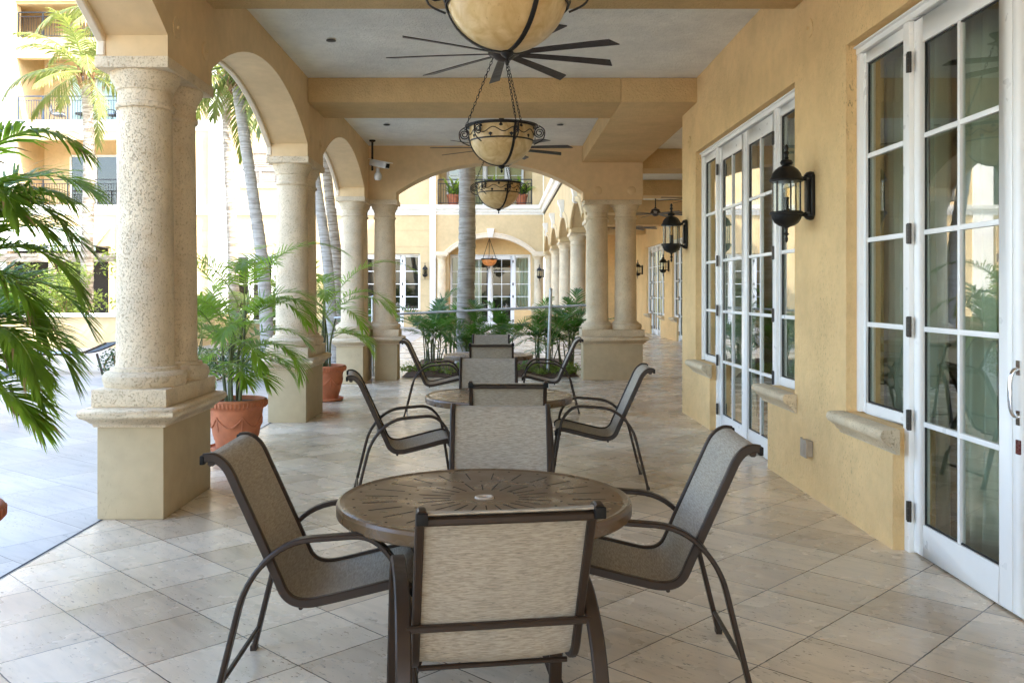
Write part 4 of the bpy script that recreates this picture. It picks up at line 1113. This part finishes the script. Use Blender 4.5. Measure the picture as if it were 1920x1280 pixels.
areca('big feathery palm arching into the photo from the left edge, before the nearest pillar', (-2.775, 4.47, 0), spec, 11, group='palms growing in the terracotta pots', nl=54, ll=.40, w=.023, ch=(.85,1.2), canes=7).scale = (.78,.78,1.0)
# --- the two pots between the pillars
pot('terracotta pot with garlands between the first and the second pillar', (-2.62, 9.05, 0))
spec = [(-3,74,1.45,112,1),(4,50,1.30,115,1),(-20,60,1.2,125,.9),(175,76,1.35,100,1),(150,55,1.25,95,.9),(200,50,1.15,90,.8),(90,65,1.2,90,.9),(-70,66,1.25,100,.9),(-110,55,1.15,95,.7),(120,40,1.0,80,.4),(-150,35,1.05,80,.5),(-12,34,.85,130,.5),(40,45,1.0,100,.6),(170,24,1.0,65,.3),(-140,70,1.2,85,.9),(-48,35,.9,105,.4),(15,15,.75,90,.2),(-170,10,.9,60,.1),(70,20,.8,60,.2),(-95,15,.8,70,.2),(-175,45,.95,95,.4),(185,30,.8,90,.2),(160,60,1.1,110,.7),(-120,62,1.1,105,.8),(100,50,1.0,100,.6),(-35,62,1.15,125,.9),(25,68,1.25,120,1),(-85,40,.9,90,.3),(140,15,.7,60,.05),(-20,12,.6,70,.05),(55,35,.8,80,.2),(-60,10,.6,60,.05)]
areca('airy palm with thin canes in the pot between the first two pillars', (-2.66, 9.05, 0), spec, 21, group='palms growing in the terracotta pots', canes=7, nl=36, ll=.33, w=.016, ch=(.55,1.05))
pot('terracotta pot standing behind the second pillar', (-2.52, 13.15, 0))
spec = [(-4,68,1.75,105,1),(-12,50,1.3,120,.7),(35,50,1.5,100,.9),(160,70,1.5,90,1),(190,50,1.2,90,.7),(100,60,1.4,90,.8),(-80,55,1.3,95,.8),(-120,45,1.1,85,.5),(10,30,.9,100,.3),(-40,35,1.0,105,.4),(60,20,.9,70,.2),(220,35,1.0,70,.4),(-160,70,1.3,80,.9),(5,10,.8,80,.1)]
areca('arching palm in the pot behind the second pillar, reaching over the third', (-2.52, 13.15, 0), spec, 31, group='palms growing in the terracotta pots', canes=6, nl=34, ll=.36, w=.018, ch=(.55,1.0))

# --- the bed at the end of the terrace
mb = MB(); n = 30; vs = []; fs = []
for j in range(13):
    for i in range(n+1):
        x = -1.78+3.26*i/n; y = 16.62+3.9*j/12
        e = min(i, n-i, j, 12-j); vs.append((x, y, .012+(.05+.05*rg.random() if e > 0 else 0)))
for j in range(12):
    for i in range(n): fs.append((j*(n+1)+i, j*(n+1)+i+1, (j+1)*(n+1)+i+1, (j+1)*(n+1)+i))
mb.add(vs, fs); struct(mb.build('planting_bed', M['mulch']))
bspec = lambda s, n=15: rand_spec(random.Random(s), n, .8, 1.25, 25, 88, 30, 85)
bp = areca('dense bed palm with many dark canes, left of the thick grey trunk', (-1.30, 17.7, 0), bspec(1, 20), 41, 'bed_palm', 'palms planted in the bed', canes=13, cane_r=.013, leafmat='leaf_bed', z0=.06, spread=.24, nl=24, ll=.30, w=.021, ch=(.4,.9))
for (x, y, a, s, lb) in ((-.45, 17.9, 77, .86, 'bed palm just left of the thick grey trunk base, behind the last chair'),
                         (.10, 18.7, 190, .85, 'bed palm right of the thick grey trunk, in front of the portal doors'),
                         (.85, 17.65, 260, .9, 'broad bed palm left of the leaning grey post'),
                         (1.42, 18.0, 40, 1.0, 'broad bed palm behind the grey post, by the twin columns'),
                         (-2.6, 18.3, 120, .95, 'bed palm showing in the gap between the corner columns'),
                         (-1.0, 19.8, 310, 1.0, 'bed palm at the back of the bed, partly behind the corner column')):
    dup(bp, (x, y, 0), R(a), lb, scale=s)
def leaf_cloud(mb, cen, rad, n, size, rng, shell=.35, flat=.6):
    for _ in range(n):
        while True:
            p = Vector((rng.uniform(-1,1), rng.uniform(-1,1), rng.uniform(-1,1)))
            if shell < p.length < 1: break
        c = Vector((cen[0]+p.x*rad[0], cen[1]+p.y*rad[1], cen[2]+p.z*rad[2]))
        d = Vector((rng.gauss(0,1), rng.gauss(0,1), rng.gauss(.2,flat))).normalized(); e = d.cross(Vector((rng.gauss(0,1), rng.gauss(0,1), rng.gauss(0,1)))).normalized()
        l = size*rng.uniform(.6,1.35); w = l*.36
        mb.add([c-d*l*.5, c+e*w*.5, c+d*l*.5, c-e*w*.5], [(0,1,2,3)])
mb = MB(); rr = random.Random(5)
for _ in range(95):
    x, y = rr.uniform(-1.75, 1.45), 16.66+abs(rr.gauss(0,.35)); h = rr.uniform(.08,.24)
    leaf_cloud(mb, (x, y, .06+h*.5), (.13,.13,h*.6), 22, .075, rr, .1)
o = mb.build('ground_cover', M['leaf_sun'], clean=False, smooth=False); o['kind'] = 'stuff'

# --- clipped hedge and flowering shrubs beyond the arches
def shrub(name, label, cat, loc, blobs, n, size, mat, seed, group=None, twigs=7):
    rng = random.Random(seed); t = thing(name, label, cat, loc, group=group); mb = MB()
    for (x, y, z, a, b, c) in blobs: leaf_cloud(mb, (x,y,z), (a,b,c), int(n/len(blobs)), size, rng)
    mb.build('foliage', M[mat], t, clean=False, smooth=False)
    mb = MB()
    for k in range(twigs):
        x, y, z, a, b, c = blobs[k % len(blobs)]
        mb.tube(catmull([(x*.5+rng.uniform(-.05,.05), y*.5, 0), (x+rng.uniform(-.5,.5)*a, y+rng.uniform(-.5,.5)*b, z*.6), (x+rng.uniform(-.7,.7)*a, y+rng.uniform(-.7,.7)*b, z+c*.5)], 3), .012, 5)
    mb.build('stem', M['fibre'], t)
    return t
mb = MB(); rr = random.Random(9)
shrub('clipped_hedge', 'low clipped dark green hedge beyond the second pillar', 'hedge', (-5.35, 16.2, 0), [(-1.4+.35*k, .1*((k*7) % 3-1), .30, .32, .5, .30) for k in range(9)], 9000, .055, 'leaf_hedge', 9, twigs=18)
for i, (x, y, h, s, lb) in enumerate(((-10.2, 26.6, 1.9, 1.0, 'yellow green leafy shrub on the planter wall, right of the tall left palm'),
                               (-12.9, 27.0, 1.9, 1.15, 'sunny bushy shrub behind the big left palm fronds'),
                               (-15.4, 27.2, 1.7, 1.1, 'sunny shrub at the far left over the planter wall'),
                               (-5.6, 24.0, 1.5, .9, 'bright shrub between the two leaning trunks'))):
    blobs = [(rg.uniform(-.7,.7)*s, rg.uniform(-.4,.4), h*f, .55*s, .45*s, .42*s) for f in (.35,.5,.65,.8,.95,1.05)]
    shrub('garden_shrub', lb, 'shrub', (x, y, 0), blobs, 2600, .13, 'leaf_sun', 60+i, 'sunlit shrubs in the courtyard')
for i, (x, y, s, lb) in enumerate(((-7.9, 23.5, 1.15, 'bright yellow green palm clump behind the nearest pillar pair, in the sun'),
                                   (-6.15, 25.5, 1.35, 'bright palm clump behind the grey leaning trunk'))):
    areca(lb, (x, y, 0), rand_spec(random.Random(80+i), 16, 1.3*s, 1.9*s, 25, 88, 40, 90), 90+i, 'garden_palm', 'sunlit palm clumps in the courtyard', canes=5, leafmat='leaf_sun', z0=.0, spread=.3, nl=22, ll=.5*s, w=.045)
# planter wall
t = thing('planter_wall', 'low cream planter wall running behind the left palm', 'wall', (0,0,0))
mb = MB(); mb.box(-22, -8.6, 25.5, 25.9, -.02, .86); mb.box(-9.0,-8.6,25.901,29,-.02,.86); mb.build('wall', M['cream'], t, smooth=False)
mb = MB(); mb.box(-22, -8.52, 25.42, 25.98, .862, .96); mb.build('coping', M['white_and_sunlit_stucco'], t, bevel=.02)
t = thing('planter_wall', 'low cream planter wall seen between the first two pillars', 'wall', (0,0,0))
mb = MB(); mb.box(-8.0, -3.4, 27.0, 27.4, -.02, .62); mb.build('wall', M['cream'], t, smooth=False)
mb = MB(); mb.box(-8.06, -3.34, 26.94, 27.46, .622, .72); mb.build('coping', M['white_and_sunlit_stucco'], t, bevel=.02)

# --- tall palms
def trunk(mb, pts, r0, r1, flare=1.35, seed=1):
    rng = random.Random(seed); P = catmull(pts, 16); n = len(P)
    sc = []
    for i in range(n):
        f = i/(n-1); r = r0+(r1-r0)*f
        if f < .08: r *= 1+(flare-1)*(1-f/.08)
        sc.append(r*(1+(.05 if i % 2 else -.02)+rng.uniform(-.02,.02)))
    mb.tube(P, 1.0, 18, scl=sc)
    return P[-1]
def palm_tree(label, pts, r0, r1, mat, seed, crown=None, flen=2.5, nf=20, leaf='leaf_coco'):
    rng = random.Random(seed)
    t = thing('palm_tree', label, 'palm tree', (pts[0][0], pts[0][1], 0), group='tall palms in the courtyard')
    o = Vector((pts[0][0], pts[0][1], 0))
    mb = MB(); top = trunk(mb, [Vector(p)-o for p in pts], r0, r1, seed=seed); mb.build('trunk', mat, t, ang=70)
    mb = MB()
    for k in range(14):
        a = 2*PI*k/14*1.9; c, s = math.cos(a), math.sin(a); z = top.z-.35+.6*k/14
        mb.tube([(top.x+r1*.7*c, top.y+r1*.7*s, z-.2), (top.x+r1*1.5*c, top.y+r1*1.5*s, z+.05), (top.x+r1*1.9*c, top.y+r1*1.9*s, z+.3)], .05, 5, scl=[1.2,1,.35])
    mb.build('leaf_bases', M['fibre'], t)
    mb = MB()
    for k in range(nf):
        f = k/(nf-1); el = 78-112*f
        frond(mb, top+Vector((0,0,.15)), R(k*137.5+rng.uniform(-12,12)), R(el), flen*rng.uniform(.85,1.1), R(rng.uniform(55,80) if el > 0 else rng.uniform(25,45)), 30, flen*.27, rng, w=.05, start=.2, fold=.25 if el > 20 else -.1, sag=.9, rad=.035, segs=2, sway=rng.uniform(-.2,.2))
    mb.build('crown', [M[leaf], M['rachis'], M['leaf_dead']], t, clean=False, smooth=False)
    return t
palm_tree('coconut palm at the left in front of the balconies, its pale crown overhanging', [(-12.75,28,0),(-12.7,28,3),(-12.65,28,6),(-12.75,28,8.2)], .20,.14, M['trunk_warm'], 101)
palm_tree('straight sunlit white palm trunk just right of the nearest pillar pair', [(-7.72,26.5,0),(-7.78,26.5,3),(-7.92,26.5,6),(-8.0,26.5,7.6)], .165,.12, M['trunk_warm'], 102)
palm_tree('grey leaning palm trunk crossing the second arch', [(-5.35,21,0),(-5.45,21,2),(-5.72,21,4),(-6.1,21,6.6)], .155,.12, M['trunk'], 103)
palm_tree('slim dark palm trunk leaning beside the second pillar pair', [(-3.75,20.5,0),(-3.85,20.5,2),(-4.15,20.5,4.2),(-4.6,20.5,7.2)], .13,.10, M['trunk'], 104)
palm_tree('slim brownish palm trunk right next to the dark one behind the second pillar pair', [(-3.70,21.2,0),(-3.75,21.2,2),(-4.0,21.2,4.2),(-4.3,21.2,7.4)], .13,.10, M['trunk_warm'], 105)
palm_tree('thick pale grey palm trunk rising from the bed in front of the portal', [(-.70,19.0,0),(-.69,19.0,1.4),(-.66,19.0,2.8),(-.66,19.0,4.4),(-.66,19.0,7.5)], .19,.16, M['trunk'], 106)
palm_tree('second coconut palm, its green crown filling the top left corner', [(-12.6,31,0),(-12.6,31,4),(-12.7,31,8),(-12.8,31,11.0)], .2,.14, M['trunk_warm'], 107, flen=3.0)

# ================================================================== FAR COURTYARD THINGS
t = thing('striped_awning', 'green and white striped awning over the far left doorway', 'awning', (0,0,0))
mb = MB(); mb.add([(-21.9,FY+.03,4.45),(-17.3,FY+.03,4.45),(-17.3,FY-1.5,3.55),(-21.9,FY-1.5,3.55)], [(0,1,2,3)])
o = mb.build('canvas', M['stripe'], t, clean=False, smooth=False); md = o.modifiers.new('thick','SOLIDIFY'); md.thickness = .02
mb = MB(); mb.box(-21.9,-17.3,FY-1.52,FY-1.50,3.33,3.55); mb.build('valance', M['stripe'], t, smooth=False)
mb = MB(); mb.tube([(-21.9,FY-1.5,3.54),(-17.3,FY-1.5,3.54)], .03, 6); mb.tube([(-21.9,FY,3.5),(-21.9,FY-1.5,3.54)], .025, 6); mb.tube([(-17.3,FY,3.5),(-17.3,FY-1.5,3.54)], .025, 6); mb.build('awning_frame', M['rail'], t)
t = thing('garden_trellis', 'weathered timber pergola rail with vines behind the left palm', 'pergola', (0,0,0))
mb = MB(); mb.box(-20.5,-11.3,29.6,29.75,2.55,2.83); mb.build('beam', M['trunk_warm'], t, smooth=False)
for x in (-20.2,-17.4,-14.6,-11.7):
    mb = MB(); mb.box(x-.09,x+.09,29.58,29.77,0,2.55); mb.build('post', M['trunk_warm'], t, smooth=False)
mb = MB(); rr = random.Random(77)
for k in range(60): leaf_cloud(mb, (rr.uniform(-20.5,-11.3), 29.6+rr.uniform(-.3,.3), rr.choice([2.7,2.6,2.3,1.8,1.2])+rr.uniform(-.3,.3)), (.35,.25,.3), 26, .16, rr, .1)
mb.build('vine', M['leaf_sun'], t, clean=False, smooth=False)

# lounge chairs on the courtyard paving
def lounge(label, loc, rz):
    t = thing('lounge_chair', label, 'lounge chair', loc, R(rz), 'lounge chairs in the courtyard')
    prof = catmull([(-.98,0,.60),(-.6,0,.44),(-.35,0,.385),(.0,0,.38),(.5,0,.385),(1.0,0,.38)], 4)
    mb = MB(); n = len(prof); vs = [(p.x,-.28,p.z) for p in prof]+[(p.x,.28,p.z) for p in prof]+[(p.x,-.28,p.z+.012) for p in prof]+[(p.x,.28,p.z+.012) for p in prof]
    fs = []
    for i in range(n-1): fs += [(i,i+1,n+i+1,n+i),(2*n+i,3*n+i,3*n+i+1,2*n+i+1),(i,2*n+i,2*n+i+1,i+1),(n+i,n+i+1,3*n+i+1,3*n+i)]
    mb.add(vs, fs); mb.build('sling', M['blue_sling'], t)
    for s in (-1,1):
        mb = MB(); mb.sweep([(p.x, s*.30, p.z) for p in prof], rrect(.03,.04), (0,1,0)); mb.build('side_rail', M['bronze'], t)
        for x in (-.80, .85):
            mb = MB(); mb.sweep([(x,s*.30,.40),(x+(.12 if x > 0 else -.12),s*.31,0)], rrect(.03,.04), (0,1,0)); mb.build('leg', M['bronze'], t)
    return t
lounge('lounge chair with pale blue sling half hidden behind the nearest pillar', (-8.40, 17.5, 0), 178)
lounge('lounge chair at the left edge, one grey leg showing under the fronds', (-7.02, 11.25, 0), 176)

# balcony furniture and plants
def balcony_chair(label, loc, rz):
    t = thing('balcony_chair', label, 'chair', loc, R(rz), 'chairs on the left balcony')
    mb = MB(); mb.sweep([(-.38,0,1.05),(-.2,0,.45),(.0,0,.40),(.3,0,.43)], rrect(.5,.03), (0,1,0)); mb.build('sling', M['grey_sling'], t)
    for s in (-1,1):
        mb = MB(); mb.tube(fillet([(-.3,s*.28,0),(-.18,s*.28,.6),(.2,s*.28,.64),(.32,s*.28,0)], .08), .018, 6); mb.build('arm_frame', M['rail'], t)
    mb = MB(); mb.box(-.1,.3,-.24,.24,.445,.50); mb.build('cushion', M['blue_sling'], t, bevel=.02)
balcony_chair('grey balcony chair facing right behind the slate railing', (-20.1, 41.3, 9.17), 10)
balcony_chair('grey balcony chair facing left behind the slate railing, right of the palm trunk', (-17.5, 41.3, 9.17), 175)
t = thing('balcony_table', 'low dark table between the two balcony chairs', 'table', (-18.9, 41.4, 9.17))
mb = MB(); mb.lathe([(0,.48),(.42,.48),(.43,.5),(.42,.52),(0,.52)], 24); mb.build('tabletop', M['rail'], t)
for k in range(3):
    a = k*2*PI/3; mb = MB(); mb.tube([(.3*math.cos(a),.3*math.sin(a),0),(.15*math.cos(a),.15*math.sin(a),.48)], .02, 6); mb.build('leg', M['rail'], t)
def balcony_pot(x, lb, seed, n=16, L=.75, potted=True):
    rng = random.Random(seed)
    t = thing('potted_plant', lb, 'potted plant', (x, FY+.36, 5.43), group='plants on the far balcony')
    mb = MB(); mb.lathe([(0,0),(.20,0),(.26,.40),(.29,.41),(.29,.50),(.25,.50),(.24,.44),(0,.43)], 20); mb.build('pot', M['terra'] if potted else M['rail'], t)
    mb = MB()
    for k in range(n):
        a = rng.uniform(0,2*PI); el = R(rng.uniform(35,85)); pts, tg = frond_path((rng.uniform(-.12,.12),rng.uniform(-.12,.12),.42), a, el, L*rng.uniform(.6,1.2), R(60), 6)
        w = rng.uniform(.04,.08)
        for i in range(6):
            s0 = w*math.sin(PI*(.15+.85*i/6)); s1 = w*math.sin(PI*(.15+.85*(i+1)/6)); S = Vector((-math.sin(a), math.cos(a), 0))
            mb.add([pts[i]-S*s0, pts[i]+S*s0, pts[i+1]+S*s1, pts[i+1]-S*s1], [(0,1,2,3)])
    mb.build('foliage', M['leaf'], t, clean=False, smooth=False)
balcony_pot(-2.05, 'bushy plant in an orange pot at the left end of the far balcony', 1, 40, 1.0)
balcony_pot(-.35, 'spiky plant in the middle of the far balcony, above the bowl light', 2, 30, 1.15, False)
balcony_pot(.42, 'dark leafy plant right of the middle of the far balcony', 3, 26, .9, False)
balcony_pot(1.02, 'bushy plant in an orange pot at the right end of the far balcony', 4, 36, .95)

# ================================================================== LIGHT, SKY, CAMERA
EL, AZ = R(48), R(116)
d = Vector((math.sin(AZ)*math.cos(EL), math.cos(AZ)*math.cos(EL), math.sin(EL)))
sun = bpy.data.lights.new('sun', 'SUN'); sun.energy = 2.0; sun.angle = R(.5); sun.color = (1, .94, .84)
so = bpy.data.objects.new('sun', sun); COL.objects.link(so); so.rotation_euler = (-d).to_track_quat('-Z', 'Y').to_euler(); so.location = (20, -20, 40)
w = bpy.data.worlds.new('World'); scene.world = w; w.use_nodes = True
nt = w.node_tree; bg = nt.nodes['Background']; sky = nt.nodes.new('ShaderNodeTexSky')
sky.sky_type = 'NISHITA'; sky.sun_disc = False; sky.sun_elevation = EL; sky.sun_rotation = AZ; sky.air_density = 1.0; sky.dust_density = 2.5; sky.ozone_density = .5
nt.links.new(sky.outputs[0], bg.inputs[0]); bg.inputs[1].default_value = .15
cam = bpy.data.cameras.new('camera'); co = bpy.data.objects.new('camera', cam); COL.objects.link(co)
co.location = (0, 0, 1.57); co.rotation_euler = (R(90), 0, 0)
cam.sensor_width = 36; cam.lens = 36*1700/1920; cam.shift_x = 25/1920; cam.shift_y = -93/1920
cam.clip_start = .05; cam.clip_end = 2000
scene.camera = co
scene.view_settings.view_transform = 'Standard'; scene.view_settings.look = 'None'; scene.view_settings.gamma = 1
scene.view_settings.use_curve_mapping = False
scene.view_settings.exposure = 3.3
cy = scene.cycles
cy.use_denoising = True; cy.max_bounces = 12; cy.diffuse_bounces = 7; cy.glossy_bounces = 4; cy.transmission_bounces = 6; cy.transparent_max_bounces = 16
cy.sample_clamp_indirect = 8; cy.caustics_reflective = False; cy.caustics_refractive = False
